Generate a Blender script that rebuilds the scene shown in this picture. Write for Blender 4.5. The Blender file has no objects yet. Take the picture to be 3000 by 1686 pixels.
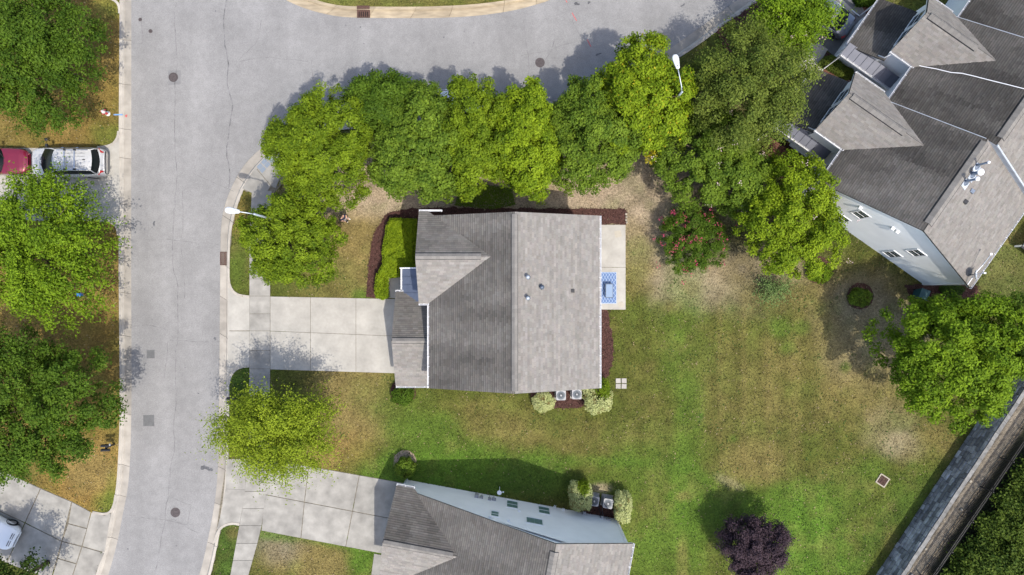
import bpy, bmesh, math, random
import numpy as np
from mathutils import Vector, Matrix
from mathutils.geometry import tessellate_polygon

# ------------------------------------------------------------------ camera, sky, sun, exposure
S = bpy.context.scene
COL = S.collection
CAM_H, KPX = 48.0, 0.024            # drone height, metres per photo pixel on the ground
SUN_EL, SUN_AZ = math.radians(63.0), (0.60, -0.80)
cd = bpy.data.cameras.new("camera"); cam = bpy.data.objects.new("camera", cd); COL.objects.link(cam)
cam.location = (0, 0, CAM_H); cam.rotation_euler = (0, 0, 0)
cd.sensor_width = 36; cd.lens = 24; cd.clip_end = 2000; S.camera = cam
W = bpy.data.worlds.new("World"); S.world = W; W.use_nodes = True
nt = W.node_tree; bg = nt.nodes["Background"]
sk = nt.nodes.new("ShaderNodeTexSky"); sk.sky_type = 'NISHITA'; sk.sun_disc = False
sk.sun_elevation = SUN_EL; sk.sun_rotation = math.atan2(SUN_AZ[0], SUN_AZ[1])
sk.air_density = 1.0; sk.dust_density = 2.5; sk.ozone_density = 1.0
nt.links.new(sk.outputs[0], bg.inputs[0]); bg.inputs[1].default_value = 0.15
sl = bpy.data.lights.new("sun", 'SUN'); sl.energy = 2.35; sl.angle = math.radians(0.6); sl.color = (1, 0.95, 0.86)
so = bpy.data.objects.new("sun", sl); COL.objects.link(so); so.location = (20, -30, 60)
tosun = Vector((SUN_AZ[0]*math.cos(SUN_EL), SUN_AZ[1]*math.cos(SUN_EL), math.sin(SUN_EL)))
so.rotation_euler = tosun.to_track_quat('Z', 'Y').to_euler()
S.view_settings.view_transform = 'Standard'; S.view_settings.look = 'None'
S.view_settings.exposure = 0.92; S.view_settings.gamma = 1; S.view_settings.use_curve_mapping = False

rng = np.random.default_rng(7); random.seed(7)
R = math.radians

# ------------------------------------------------------------------ helpers
def G(px, py, z=0.0):
    """world point at height z under a photograph pixel (straight-down camera)"""
    s = KPX*(1-z/CAM_H)
    return ((px-1500)*s, (843-py)*s, z)
def G2(p, z=0.0): return G(p[0], p[1], z)[:2]

MATS = {}
def pmat(name, base, rough=0.8, spec=0.3, noise=(), bump=None, metal=0.0, rand=0.0, attr=None, stretch=None, coat=0.0, transl=0.0, alpha=None, trans=0.0):
    m = bpy.data.materials.new(name); m.use_nodes = True; MATS[name] = m
    n, l = m.node_tree.nodes, m.node_tree.links
    b = n["Principled BSDF"]; out = n["Material Output"]
    b.inputs["Roughness"].default_value = rough; b.inputs["Specular IOR Level"].default_value = spec
    b.inputs["Metallic"].default_value = metal; b.inputs["Coat Weight"].default_value = coat
    if trans: b.inputs["Transmission Weight"].default_value = trans
    geo = n.new("ShaderNodeNewGeometry")
    if attr:
        a = n.new("ShaderNodeAttribute"); a.attribute_name = attr; cur = a.outputs["Color"]
        if base is not None:
            mx = n.new("ShaderNodeVectorMath"); mx.operation = 'MULTIPLY'; l.new(cur, mx.inputs[0]); mx.inputs[1].default_value = base; cur = mx.outputs[0]
    else:
        rgb = n.new("ShaderNodeRGB"); rgb.outputs[0].default_value = (*base, 1); cur = rgb.outputs[0]
    for item in noise:
        sc, lo, hi = item[:3]; det = item[3] if len(item) > 3 else 4
        t = n.new("ShaderNodeTexNoise"); t.inputs["Scale"].default_value = sc; t.inputs["Detail"].default_value = det
        src = geo.outputs["Position"]
        if len(item) > 4:
            mp = n.new("ShaderNodeMapping"); mp.inputs["Scale"].default_value = item[4]; mp.inputs["Rotation"].default_value = (0, 0, item[5] if len(item) > 5 else 0)
            l.new(src, mp.inputs[0]); src = mp.outputs[0]
        l.new(src, t.inputs[0])
        mr = n.new("ShaderNodeMapRange"); mr.inputs[1].default_value = 0.3; mr.inputs[2].default_value = 0.7
        mr.inputs[3].default_value = lo; mr.inputs[4].default_value = hi; l.new(t.outputs[0], mr.inputs[0])
        v = n.new("ShaderNodeVectorMath"); v.operation = 'SCALE'; l.new(cur, v.inputs[0]); l.new(mr.outputs[0], v.inputs[3]); cur = v.outputs[0]
    if rand:
        oi = n.new("ShaderNodeObjectInfo"); mr = n.new("ShaderNodeMapRange"); mr.inputs[3].default_value = 1-rand; mr.inputs[4].default_value = 1+rand
        l.new(oi.outputs["Random"], mr.inputs[0])
        v = n.new("ShaderNodeVectorMath"); v.operation = 'SCALE'; l.new(cur, v.inputs[0]); l.new(mr.outputs[0], v.inputs[3]); cur = v.outputs[0]
    l.new(cur, b.inputs["Base Color"])
    if bump:
        t = n.new("ShaderNodeTexNoise"); t.inputs["Scale"].default_value = bump[0]; t.inputs["Detail"].default_value = 5; l.new(geo.outputs["Position"], t.inputs[0])
        bp = n.new("ShaderNodeBump"); bp.inputs["Strength"].default_value = bump[1]; bp.inputs["Distance"].default_value = bump[2] if len(bump) > 2 else 0.02
        l.new(t.outputs[0], bp.inputs["Height"]); l.new(bp.outputs[0], b.inputs["Normal"])
    if transl:
        tr = n.new("ShaderNodeBsdfTranslucent"); l.new(cur, tr.inputs[0])
        ms = n.new("ShaderNodeMixShader"); ms.inputs[0].default_value = transl
        l.new(b.outputs[0], ms.inputs[1]); l.new(tr.outputs[0], ms.inputs[2]); l.new(ms.outputs[0], out.inputs[0])
    return m

pmat("lawn", None, 0.95, 0.1, attr="col", noise=[(24, .45, 1.5, 6), (7, .66, 1.3, 5), (1.3, .84, 1.14, 5), (60, .6, 1.38, 2)], bump=(35, .9, .05))
pmat("asphalt", (.236, .230, .225), .92, .2, noise=[(45, .76, 1.20, 3), (14, .90, 1.09, 4), (.30, .89, 1.08, 5), (2.0, .93, 1.06, 5), (.6, .93, 1.06, 3, (1, .05, 1))], bump=(90, .3, .01))
pmat("patch_asphalt", (.125, .125, .125), .92, .2, noise=[(50, .8, 1.2, 3), (3, .9, 1.1)], bump=(90, .3, .01))
pmat("patch_light", (.186, .183, .182), .92, .2, noise=[(45, .78, 1.2, 3), (3, .9, 1.1)], bump=(90, .3, .01))
pmat("gutter_pan", (.325, .297, .258), .88, .25, rand=.12, noise=[(50, .92, 1.07, 3), (1.5, .80, 1.10, 5), (.8, .9, 1.06, 3)], bump=(80, .2, .006))
pmat("crack", (.15, .147, .147), .95, .1, noise=[(4, .6, 1.5)])
pmat("oil", (.09, .09, .095), .8, .3, noise=[(6, .7, 1.5)])
pmat("concrete", (.365, .345, .308), .88, .25, rand=.05, noise=[(60, .92, 1.07, 3), (1.1, .86, 1.07, 6), (.45, .90, 1.05, 4), (5, .95, 1.04, 4)], bump=(80, .2, .006))
pmat("concrete_old", (.295, .28, .252), .9, .22, rand=.06, noise=[(60, .9, 1.08, 3), (1.3, .74, 1.14, 6), (.5, .85, 1.1, 4)], bump=(80, .25, .008))
pmat("kerb_concrete", (.385, .352, .305), .88, .25, rand=.10, noise=[(50, .92, 1.07, 3), (1.5, .82, 1.10, 5)], bump=(80, .2, .006))
pmat("kerb_stained", (.36, .295, .205), .88, .25, rand=.14, noise=[(50, .92, 1.07, 3), (1.2, .72, 1.12, 5, (1, 4, 1))], bump=(80, .2, .006))
pmat("joint", (.16, .14, .105), .95, .1, noise=[(6, .6, 1.4)])
pmat("mulch", (.085, .043, .036), .95, .1, noise=[(38, .45, 1.6, 4), (9, .75, 1.25), (70, .6, 1.4, 2)], bump=(40, 1.0, .06))
pmat("earth", (.26, .205, .15), .95, .1, noise=[(20, .7, 1.25, 5), (3, .85, 1.15)], bump=(30, .6, .03))
pmat("shingle", None, .93, .15, attr="col", noise=[(35, .86, 1.12, 3), (1.6, .92, 1.07, 4)], bump=(160, .4, .004))
pmat("roof_underlay", (.06, .058, .056), .9, .2, noise=[(5, .9, 1.1)])
pmat("siding", (.85, .85, .84), .6, .3, noise=[(1.0, .96, 1.03, 4)])
pmat("trim", (.82, .82, .82), .5, .35, noise=[(3, .95, 1.03)])
pmat("gutter_white", (.66, .66, .67), .45, .4, noise=[(4, .9, 1.04)])
pmat("metal_roof", (.105, .125, .175), .45, .5, noise=[(2, .9, 1.08)], metal=.3)
pmat("metal_roof_dark", (.10, .105, .13), .45, .5, noise=[(2, .9, 1.08)], metal=.3)
pmat("glass", (.015, .022, .026), .08, .6)
pmat("muntin", (.22, .27, .30), .5, .4, noise=[(5, .9, 1.08)])
pmat("blind_green", (.10, .19, .16), .5, .4, noise=[(8, .85, 1.1)])
pmat("flashing", (.45, .48, .52), .45, .5, metal=.2, noise=[(3, .85, 1.08)])
pmat("lead", (.16, .19, .24), .5, .5, metal=.5, noise=[(9, .7, 1.2)])
pmat("pvc", (.80, .80, .82), .4, .4)
pmat("black_metal", (.018, .018, .02), .5, .4)
pmat("rust_iron", (.085, .045, .035), .8, .3, noise=[(14, .6, 1.4)])
pmat("dark_hole", (.012, .011, .011), .9, .1)
pmat("manhole_iron", (.075, .062, .062), .75, .4, noise=[(16, .6, 1.4)])
pmat("block", (.27, .275, .285), .92, .15, rand=.48, noise=[(2.2, .62, 1.42, 6), (14, .8, 1.2, 4)], bump=(20, .8, .03))
pmat("block_cap", (.20, .197, .19), .9, .2, rand=.12, noise=[(3, .7, 1.2, 5)], bump=(30, .5, .015))
pmat("bark", (.11, .085, .065), .95, .1, noise=[(8, .6, 1.4, 5, (1, 1, .2))], bump=(18, .8, .03))
pmat("leaf", None, .6, .10, attr="col", transl=.20)
pmat("petal", None, .7, .2, attr="col", transl=.25)
pmat("ac_case", (.31, .31, .32), .55, .35, noise=[(6, .9, 1.05)])
pmat("ac_fan", (.10, .115, .135), .5, .4, metal=.3)
pmat("ac_dark", (.05, .06, .07), .6, .3)
pmat("paint_silver", (.50, .495, .485), .38, .4, metal=.2, coat=.25, noise=[(2, .96, 1.03)])
pmat("paint_champagne", (.36, .33, .29), .35, .5, metal=.4, coat=.6)
pmat("paint_red", (.19, .012, .035), .28, .5, metal=.3, coat=.8)
pmat("paint_white", (.76, .77, .78), .3, .5, coat=.7)
pmat("paint_grey", (.17, .18, .21), .3, .5, metal=.6, coat=.7)
pmat("car_glass", (.006, .009, .009), .12, .22)
pmat("car_trim", (.02, .02, .022), .5, .4)
pmat("tyre", (.018, .018, .019), .85, .2)
pmat("rim", (.45, .45, .46), .35, .5, metal=.8)
pmat("tail_red", (.42, .018, .02), .25, .5)
pmat("lamp_clear", (.62, .64, .66), .12, .6)
pmat("chrome", (.65, .65, .66), .18, .6, metal=.9)
pmat("hydrant_white", (.72, .70, .68), .5, .4)
pmat("hydrant_red", (.45, .05, .06), .5, .4)
pmat("blue_paint", (.16, .30, .55), .8, .2, noise=[(30, .7, 1.2)])
pmat("red_mark", (.50, .10, .10), .85, .2, noise=[(30, .7, 1.2)])
pmat("rug_blue", (.105, .165, .31), .95, .1, noise=[(60, .8, 1.15)])
pmat("rug_white", (.34, .42, .55), .95, .1)
pmat("table_frame", (.07, .09, .12), .5, .4, metal=.4)
pmat("table_glass", (.19, .26, .37), .12, .6)
pmat("cushion", (.85, .85, .85), .8, .2)
pmat("paver", (.34, .32, .29), .9, .2, rand=.08, noise=[(20, .9, 1.1)])
pmat("stone", (.30, .265, .21), .9, .2, rand=.2, noise=[(20, .8, 1.1)])
pmat("lamp_head", (.60, .61, .62), .4, .4)
pmat("lamp_pole", (.42, .46, .49), .4, .5, metal=.6)
pmat("skin", (.55, .33, .23), .6, .3)
pmat("shirt", (.03, .032, .06), .85, .2)
pmat("trousers", (.50, .48, .50), .85, .2)
pmat("hair", (.03, .02, .015), .7, .3)
pmat("shoe", (.75, .74, .72), .7, .3)
pmat("deck_wood", (.135, .062, .042), .8, .2, noise=[(3, .7, 1.25, 5, (1, 1, 1))])
pmat("ramp_pad", (.20, .235, .28), .85, .2, noise=[(20, .85, 1.12)])
pmat("stain", (.38, .345, .285), .9, .2, noise=[(5, .9, 1.08)])
pmat("blue_plastic", (.05, .22, .60), .4, .4)
pmat("green_plastic", (.02, .07, .075), .5, .4)

def link(o, parent=None):
    COL.objects.link(o)
    if parent is not None: o.parent = parent
    return o
def tag(o, label, cat, group=None):
    o["label"] = label; o["category"] = cat
    if group: o["group"] = group
    return o
def thing(name, label, cat, loc=(0, 0, 0), rz=0.0, group=None):
    o = bpy.data.objects.new(name, None); o.empty_display_size = .3; link(o); o.location = loc; o.rotation_euler = (0, 0, rz)
    return tag(o, label, cat, group)
def rawmesh(name, v, f, m, parent=None, smooth=False):
    me = bpy.data.meshes.new(name); me.from_pydata([tuple(map(float, p)) for p in v], [], f); me.update()
    if m: me.materials.append(MATS[m])
    if smooth: me.polygons.foreach_set("use_smooth", [True]*len(me.polygons))
    return link(bpy.data.objects.new(name, me), parent)

class MB:
    """collects shapes, built as one mesh object"""
    def __init__(s): s.v = []; s.f = []
    def add(s, v, f):
        b = len(s.v); s.v += [tuple(p) for p in v]; s.f += [tuple(i+b for i in q) for q in f]; return s
    def box(s, c, d, rz=0.0, M=None):
        x, y, z = d[0]/2, d[1]/2, d[2]/2
        P = [(-x, -y, -z), (x, -y, -z), (x, y, -z), (-x, y, -z), (-x, -y, z), (x, -y, z), (x, y, z), (-x, y, z)]
        if M is not None: P = [tuple(M @ Vector(p)) for p in P]
        elif rz:
            ca, sa = math.cos(rz), math.sin(rz); P = [(p[0]*ca-p[1]*sa, p[0]*sa+p[1]*ca, p[2]) for p in P]
        P = [(p[0]+c[0], p[1]+c[1], p[2]+c[2]) for p in P]
        return s.add(P, [(0, 3, 2, 1), (4, 5, 6, 7), (0, 1, 5, 4), (1, 2, 6, 5), (2, 3, 7, 6), (3, 0, 4, 7)])
    def bar(s, a, b, w, h=None):
        """box from point a to b with section w x h"""
        a, b = Vector(a), Vector(b); h = h or w; d = b-a; L = d.length
        q = d.to_track_quat('X', 'Z').to_matrix()
        return s.box(tuple((a+b)/2), (L, w, h), M=q)
    def tube(s, pts, rad, n=8, cap=True):
        pts = [Vector(p) for p in pts]; rings = []
        for i, p in enumerate(pts):
            d = (pts[min(i+1, len(pts)-1)]-pts[max(i-1, 0)])
            q = d.to_track_quat('Z', 'Y') if d.length > 1e-6 else Vector((0, 0, 1)).to_track_quat('Z', 'Y')
            r = rad[i] if hasattr(rad, '__len__') else rad
            rings.append([tuple(p+q @ Vector((r*math.cos(2*math.pi*k/n), r*math.sin(2*math.pi*k/n), 0))) for k in range(n)])
        v = [p for r_ in rings for p in r_]; f = []
        for i in range(len(rings)-1):
            for k in range(n): f.append((i*n+k, i*n+(k+1) % n, (i+1)*n+(k+1) % n, (i+1)*n+k))
        if cap: f.append(tuple(range(n-1, -1, -1))); f.append(tuple((len(rings)-1)*n+k for k in range(n)))
        return s.add(v, f)
    def lathe(s, c, prof, n=16):
        v = []; f = []
        for r, z in prof: v += [(c[0]+r*math.cos(2*math.pi*k/n), c[1]+r*math.sin(2*math.pi*k/n), c[2]+z) for k in range(n)]
        for i in range(len(prof)-1):
            for k in range(n): f.append((i*n+k, i*n+(k+1) % n, (i+1)*n+(k+1) % n, (i+1)*n+k))
        f.append(tuple(range(n-1, -1, -1))); f.append(tuple((len(prof)-1)*n+k for k in range(n)))
        return s.add(v, f)
    def prism(s, poly, z0, z1):
        """vertical prism of a 2D polygon; z1 a number or a list"""
        a = sum(poly[i][0]*poly[(i+1) % len(poly)][1]-poly[(i+1) % len(poly)][0]*poly[i][1] for i in range(len(poly)))
        if a < 0: poly = poly[::-1]
        n = len(poly); v = [(p[0], p[1], z0) for p in poly]+[(p[0], p[1], z1) for p in poly]
        tr = tessellate_polygon([[Vector((p[0], p[1], 0)) for p in poly]]) if n > 4 else None
        f = [(i, (i+1) % n, n+(i+1) % n, n+i) for i in range(n)]
        if n <= 4: f += [tuple(range(n-1, -1, -1)), tuple(range(n, 2*n))]
        else:
            for t in tr:
                A, B, C = (poly[i] for i in t)
                if (B[0]-A[0])*(C[1]-A[1])-(B[1]-A[1])*(C[0]-A[0]) < 0: t = t[::-1]
                f.append(tuple(n+i for i in t)); f.append(tuple(t[::-1]))
        return s.add(v, f)
    def sheet(s, poly, z):
        n = len(poly); a = sum(poly[i][0]*poly[(i+1) % n][1]-poly[(i+1) % n][0]*poly[i][1] for i in range(n))
        if a < 0: poly = poly[::-1]
        f = []
        for t in tessellate_polygon([[Vector((p[0], p[1], 0)) for p in poly]]):
            A, B, C = (poly[i] for i in t)
            if (B[0]-A[0])*(C[1]-A[1])-(B[1]-A[1])*(C[0]-A[0]) < 0: t = t[::-1]
            f.append(tuple(t))
        return s.add([(p[0], p[1], z) for p in poly], f)
    def build(s, name, m, parent=None, smooth=False): return rawmesh(name, s.v, s.f, m, parent, smooth)

def copy_tree(o, parent=None):
    c = o.copy(); link(c); c.parent = parent
    for ch in o.children: copy_tree(ch, c)
    return c
def struct(o): o["kind"] = "structure"; return o
def stuff(o): o["kind"] = "stuff"; return o

def resample(pts, step):
    pts = [np.array(p, float) for p in pts]; out = [pts[0]]
    d = [0]
    for a, b in zip(pts[:-1], pts[1:]): d.append(d[-1]+np.linalg.norm(b-a))
    n = max(2, int(round(d[-1]/step))+1)
    P = np.array(pts); t = np.linspace(0, d[-1], n)
    return np.stack([np.interp(t, d, P[:, 0]), np.interp(t, d, P[:, 1])], 1)
def resample_n(pts, n):
    P = np.array(pts, float); d = np.concatenate([[0], np.cumsum(np.linalg.norm(np.diff(P, axis=0), axis=1))]); t = np.linspace(0, d[-1], n)
    return np.stack([np.interp(t, d, P[:, 0]), np.interp(t, d, P[:, 1])], 1)
def smooth_poly(pts, it=2, closed=False):
    P = [tuple(p) for p in pts]
    for _ in range(it):
        Q = [] if closed else [P[0]]
        m = len(P) if closed else len(P)-1
        for i in range(m):
            a, b = P[i], P[(i+1) % len(P)]
            Q += [(a[0]*.75+b[0]*.25, a[1]*.75+b[1]*.25), (a[0]*.25+b[0]*.75, a[1]*.25+b[1]*.75)]
        if not closed: Q.append(P[-1])
        P = Q
    return P
def in_poly(X, Y, poly):
    r = np.zeros(X.shape, bool); n = len(poly)
    for i in range(n):
        x1, y1 = poly[i]; x2, y2 = poly[(i+1) % n]
        if y1 == y2: continue
        c = ((y1 > Y) != (y2 > Y)) & (X < (x2-x1)*(Y-y1)/(y2-y1)+x1); r ^= c
    return r
def seg_dist(X, Y, poly, closed=True):
    d = np.full(X.shape, 1e9); n = len(poly)
    for i in range(n if closed else n-1):
        x1, y1 = poly[i]; x2, y2 = poly[(i+1) % n]; L = (x2-x1)**2+(y2-y1)**2+1e-12
        t = np.clip(((X-x1)*(x2-x1)+(Y-y1)*(y2-y1))/L, 0, 1); d = np.minimum(d, np.hypot(X-x1-t*(x2-x1), Y-y1-t*(y2-y1)))
    return d
def vnoise(X, Y, scale, seed):
    g = np.random.default_rng(seed).random((256, 256)); x, y = X/scale+100, Y/scale+100
    xi, yi = np.floor(x).astype(int), np.floor(y).astype(int); fx, fy = x-xi, y-yi; fx = fx*fx*(3-2*fx); fy = fy*fy*(3-2*fy)
    q = lambda a, b: g[a % 256, b % 256]
    return (q(xi, yi)*(1-fx)+q(xi+1, yi)*fx)*(1-fy)+(q(xi, yi+1)*(1-fx)+q(xi+1, yi+1)*fx)*fy
def fbm(X, Y, scale, seed, o=4): 
    r = 0; a = .5; t = 0
    for i in range(o): r = r+a*vnoise(X, Y, scale/2**i, seed+i); t += a; a *= .6
    return r/t

# ------------------------------------------------------------------ road lines (photo pixels on the ground)
WEST_IN = [(262, 1830), (288, 1760), (316, 1686), (343.5, 1582), (359, 1497), (371, 1442), (378.5, 1357), (382, 1221), (383, 1124), (381, 700), (382, 400), (382, 0), (382, -260)]
WEST_OUT = [(231, 1818), (257, 1748), (285, 1676), (312, 1576), (329, 1490), (340, 1436), (346, 1357), (351, 1235), (351, 1124), (347, 700), (348, 400), (351, 0), (351, -260)]
EAST_IN = [(520, 1830), (552, 1760), (584, 1686), (605.6, 1590), (621, 1512), (633.5, 1427), (638.6, 1318), (640, 1124), (643, 800), (644, 690), (647.5, 640), (656, 601), (670, 562), (695, 510), (722, 472), (755, 440), (800, 405), (860, 372), (940, 352), (1050, 343), (1200, 340), (1350, 336), (1500, 320), (1650, 287), (1800, 230), (1900, 178), (1966, 142), (2160, 0), (2340, -132)]
EAST_OUT = [(554, 1840), (585, 1771), (617, 1692), (637, 1598), (652, 1520), (665, 1432), (670.5, 1318), (672, 1124), (673, 818), (673, 740), (676, 686), (685, 640), (704, 577), (722, 540), (748, 500), (780, 468), (822, 434), (875, 405), (948, 385), (1054, 376), (1202, 373), (1354, 369), (1508, 352), (1660, 318), (1814, 260), (1918, 206), (1992, 172), (2190, 27), (2360, -98)]
NORTH_IN = [(700, -230), (722, -110), (770, -42), (835, 0), (905, 29), (983, 47), (1045, 51), (1224, 52), (1293, 51), (1394, 46), (1500, 31), (1570, 12.5), (1611, 0), (1760, -75), (1930, -185)]
NORTH_OUT = [(738, -230), (758, -120), (800, -62), (868, -22), (930, 3), (988, 17), (1045, 20), (1222, 21), (1291, 19), (1390, 14), (1492, 1), (1560, -16), (1600, -29), (1744, -100), (1910, -208)]
WEST_IN, WEST_OUT, EAST_IN, EAST_OUT, NORTH_IN, NORTH_OUT = (smooth_poly(p, 2) for p in (WEST_IN, WEST_OUT, EAST_IN, EAST_OUT, NORTH_IN, NORTH_OUT))
ROADP = [G2(p) for p in WEST_IN]+[G2(p) for p in NORTH_IN]+[G2(p) for p in EAST_IN[::-1]]
# retaining wall line (world)
WALL_A, WALL_D = np.array([25.54, -20.23]), np.array([.552, .834]); WALL_N = np.array([.834, -.552]); WALL_H = 1.70

# ------------------------------------------------------------------ ground sheet with lawn colours
fx = np.arange(-44, 44.01, .19); fy = np.arange(-27, 27.01, .19)
gx = np.concatenate([[-400, -150, -70], fx, [70, 150, 400]]); gy = np.concatenate([[-400, -150, -60], fy, [60, 150, 400]])
X, Y = np.meshgrid(gx, gy)
PX, PY = X/KPX+1500, 843-Y/KPX
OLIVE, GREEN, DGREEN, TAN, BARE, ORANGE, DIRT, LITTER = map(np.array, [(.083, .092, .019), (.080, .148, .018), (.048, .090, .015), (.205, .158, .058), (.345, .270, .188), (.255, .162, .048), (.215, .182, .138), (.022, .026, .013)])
C = np.zeros(X.shape+(3,))+OLIVE
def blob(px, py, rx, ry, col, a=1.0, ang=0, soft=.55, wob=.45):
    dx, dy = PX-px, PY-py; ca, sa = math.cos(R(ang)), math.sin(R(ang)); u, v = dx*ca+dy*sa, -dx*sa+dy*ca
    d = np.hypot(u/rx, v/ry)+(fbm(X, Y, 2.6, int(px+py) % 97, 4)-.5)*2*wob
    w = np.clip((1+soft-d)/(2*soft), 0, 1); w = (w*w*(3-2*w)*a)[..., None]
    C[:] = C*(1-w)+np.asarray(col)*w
for b in [
    (180, 200, 260, 330, ORANGE, .75), (320, 400, 50, 40, GREEN, .35), (330, 20, 60, 40, GREEN, .4), (180, 900, 260, 420, ORANGE, .8), (250, 1400, 160, 120, ORANGE, .95), (320, 1480, 40, 40, GREEN, .55), (120, 1100, 250, 200, ORANGE, .5), (270, 1380, 70, 60, TAN, .6), (330, 1430, 22, 60, GREEN, .35),
    (1100, 0, 400, 40, TAN, .3), (940, 10, 120, 30, GREEN, .3), 
    (700, 730, 40, 150, GREEN, .35), (700, 620, 40, 70, ORANGE, .5), (705, 1110, 40, 60, DGREEN, .9), (1030, 700, 120, 190, TAN, 1), (900, 840, 120, 35, OLIVE, .9), (1060, 520, 160, 90, BARE, .8), (970, 850, 90, 40, TAN, .35), (1058, 868, 26, 18, GREEN, .7),
    (1450, 560, 520, 85, BARE, 1), (1850, 530, 260, 110, BARE, 1), (1960, 720, 130, 130, BARE, .8), (1890, 620, 90, 120, BARE, .9), (1870, 760, 50, 100, TAN, .6), (2150, 830, 180, 90, BARE, .75), (2420, 850, 200, 90, TAN, .6), (2250, 780, 160, 60, BARE, .55), (2480, 700, 110, 90, OLIVE, .7), (2560, 980, 150, 150, BARE, .55),
    (1870, 780, 30, 90, GREEN, .25), (2010, 960, 62, 260, GREEN, .5), (2020, 1350, 40, 250, GREEN, .5), (2230, 1040, 170, 220, OLIVE, .6), (2180, 1120, 9, 300, TAN, .22), (2110, 1150, 8, 260, TAN, .2), (2250, 1050, 10, 330, TAN, .22), (2330, 1150, 16, 250, TAN, .22), (2200, 1150, 140, 190, TAN, .28), (2420, 1000, 130, 160, TAN, .3), (2290, 960, 30, 30, GREEN, .6), (2310, 1020, 26, 24, GREEN, .55), (2478, 1077, 16, 15, DGREEN, .9), (2053, 1221, 8, 12, DGREEN, .9), (2150, 1285, 14, 12, GREEN, .6), (2480, 1150, 22, 14, DGREEN, .6), (2445, 1200, 9, 24, DGREEN, .7), (2350, 960, 24, 20, GREEN, .5),
    (2540, 1180, 130, 110, TAN, .5), (2640, 1310, 60, 45, BARE, .4), (2740, 1290, 60, 50, TAN, .55), (2600, 1240, 80, 70, BARE, .25), (2500, 1250, 40, 40, OLIVE, .7),
    (1020, 1150, 105, 150, TAN, .9), (980, 1240, 110, 110, TAN, .9), (1000, 1330, 90, 60, ORANGE, .45), (1150, 1200, 90, 70, GREEN, .35), (1260, 1270, 110, 70, GREEN, .6), (1450, 1180, 200, 60, OLIVE, .9), (1520, 1230, 140, 60, TAN, .35), (1680, 1270, 260, 60, TAN, .3), (1700, 1180, 160, 110, OLIVE, .8), (1350, 1380, 260, 75, GREEN, .95), (1230, 1390, 140, 60, GREEN, .8), (1560, 1400, 120, 50, DGREEN, .6), (1750, 1352, 160, 18, GREEN, .55, 3), (1960, 1370, 120, 18, DGREEN, .35, 6),
    (1900, 1520, 180, 210, GREEN, .72), (1850, 1470, 110, 90, OLIVE, .4), (2080, 1460, 120, 100, GREEN, .5), (2350, 1580, 150, 160, GREEN, 1), (2320, 1470, 120, 60, GREEN, .7), (2190, 1360, 110, 60, TAN, .5), (2140, 1415, 40, 12, BARE, .3, 25), (2080, 1330, 40, 50, OLIVE, .5), (2480, 1560, 90, 140, GREEN, .7), (2560, 1500, 110, 130, OLIVE, .6), (2640, 1450, 50, 140, GREEN, .45, 33), (2680, 1480, 24, 130, DGREEN, .45, 33), (2580, 1560, 26, 160, DGREEN, .5, 33), (2540, 1400, 60, 60, GREEN, .5), (1760, 1430, 30, 14, BARE, .7), (2000, 1650, 16, 70, TAN, .4), (2010, 1455, 26, 12, TAN, .4),
    (900, 1640, 140, 70, TAN, .85), (820, 1600, 70, 50, DIRT, .6), (1000, 1590, 160, 20, GREEN, .8, 10), (1060, 1640, 40, 50, GREEN, .9), (670, 1600, 45, 110, DGREEN, .85), (685, 1560, 22, 20, TAN, .5), (800, 1570, 60, 14, GREEN, .6, 10),
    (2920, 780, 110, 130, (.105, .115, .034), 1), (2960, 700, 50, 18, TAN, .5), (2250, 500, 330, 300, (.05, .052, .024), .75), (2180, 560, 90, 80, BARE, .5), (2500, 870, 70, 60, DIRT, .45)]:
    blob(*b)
# mowing stripes and streaks
stripe = 1+.075*np.sin(PX/11.2+1.6*(fbm(X, Y, 5, 5, 2)-.5))*np.clip((PX-1820)/60, 0, 1)*np.clip((2560-PX)/100, 0, 1)*np.clip((PY-700)/150, 0, 1)
stripe2 = 1+.06*np.sin((PY-PX*.02)/13)*np.clip((PX-1050)/80, 0, 1)*np.clip((1850-PX)/80, 0, 1)*np.clip((PY-1120)/60, 0, 1)
C *= (stripe*stripe2)[..., None]
C *= (1+(fbm(X, Y, .9, 31, 4)-.5)*.55)[..., None]
dd = (fbm(X, Y, 1.4, 77, 5)-.5)[..., None]; C = C+np.clip(dd, 0, 1)*(TAN-C)*1.1+np.clip(-dd, 0, 1)*(np.array([.10, .15, .025])-C)*1.0
Z = (fbm(X, Y, .8, 11, 3)-.5)*.03
# road bed lowered, terrace behind the wall raised
KOUT = [G2(p) for p in WEST_OUT]+[G2(p) for p in NORTH_OUT]+[G2(p) for p in EAST_OUT[::-1]]
inr = in_poly(X, Y, KOUT) & (seg_dist(X, Y, KOUT) > .05)
Z[inr] = -.30
wd = (X-WALL_A[0])*WALL_N[0]+(Y-WALL_A[1])*WALL_N[1]
ter = (wd > .52) & (Y < 2) & (X > 0)
Z[ter] = WALL_H-.03+(fbm(X, Y, .7, 3, 3)[ter]-.5)*.05
tw = np.clip((wd-1.62)/.25, 0, 1)[..., None]; CT = DIRT*(1-tw)+LITTER*tw
CT = CT*(.8+.5*fbm(X, Y, 1.0, 9, 4))[..., None]
C[ter] = CT[ter]; C = np.clip(C, .01, .9)
ny, nx = X.shape; idx = np.arange(ny*nx).reshape(ny, nx)
q = np.stack([idx[:-1, :-1], idx[:-1, 1:], idx[1:, 1:], idx[1:, :-1]], -1).reshape(-1, 4)
me = bpy.data.meshes.new("ground"); nv, nf = ny*nx, len(q)
me.vertices.add(nv); me.vertices.foreach_set("co", np.stack([X, Y, Z], -1).astype(np.float32).ravel())
me.loops.add(nf*4); me.loops.foreach_set("vertex_index", q.astype(np.int32).ravel())
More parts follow.
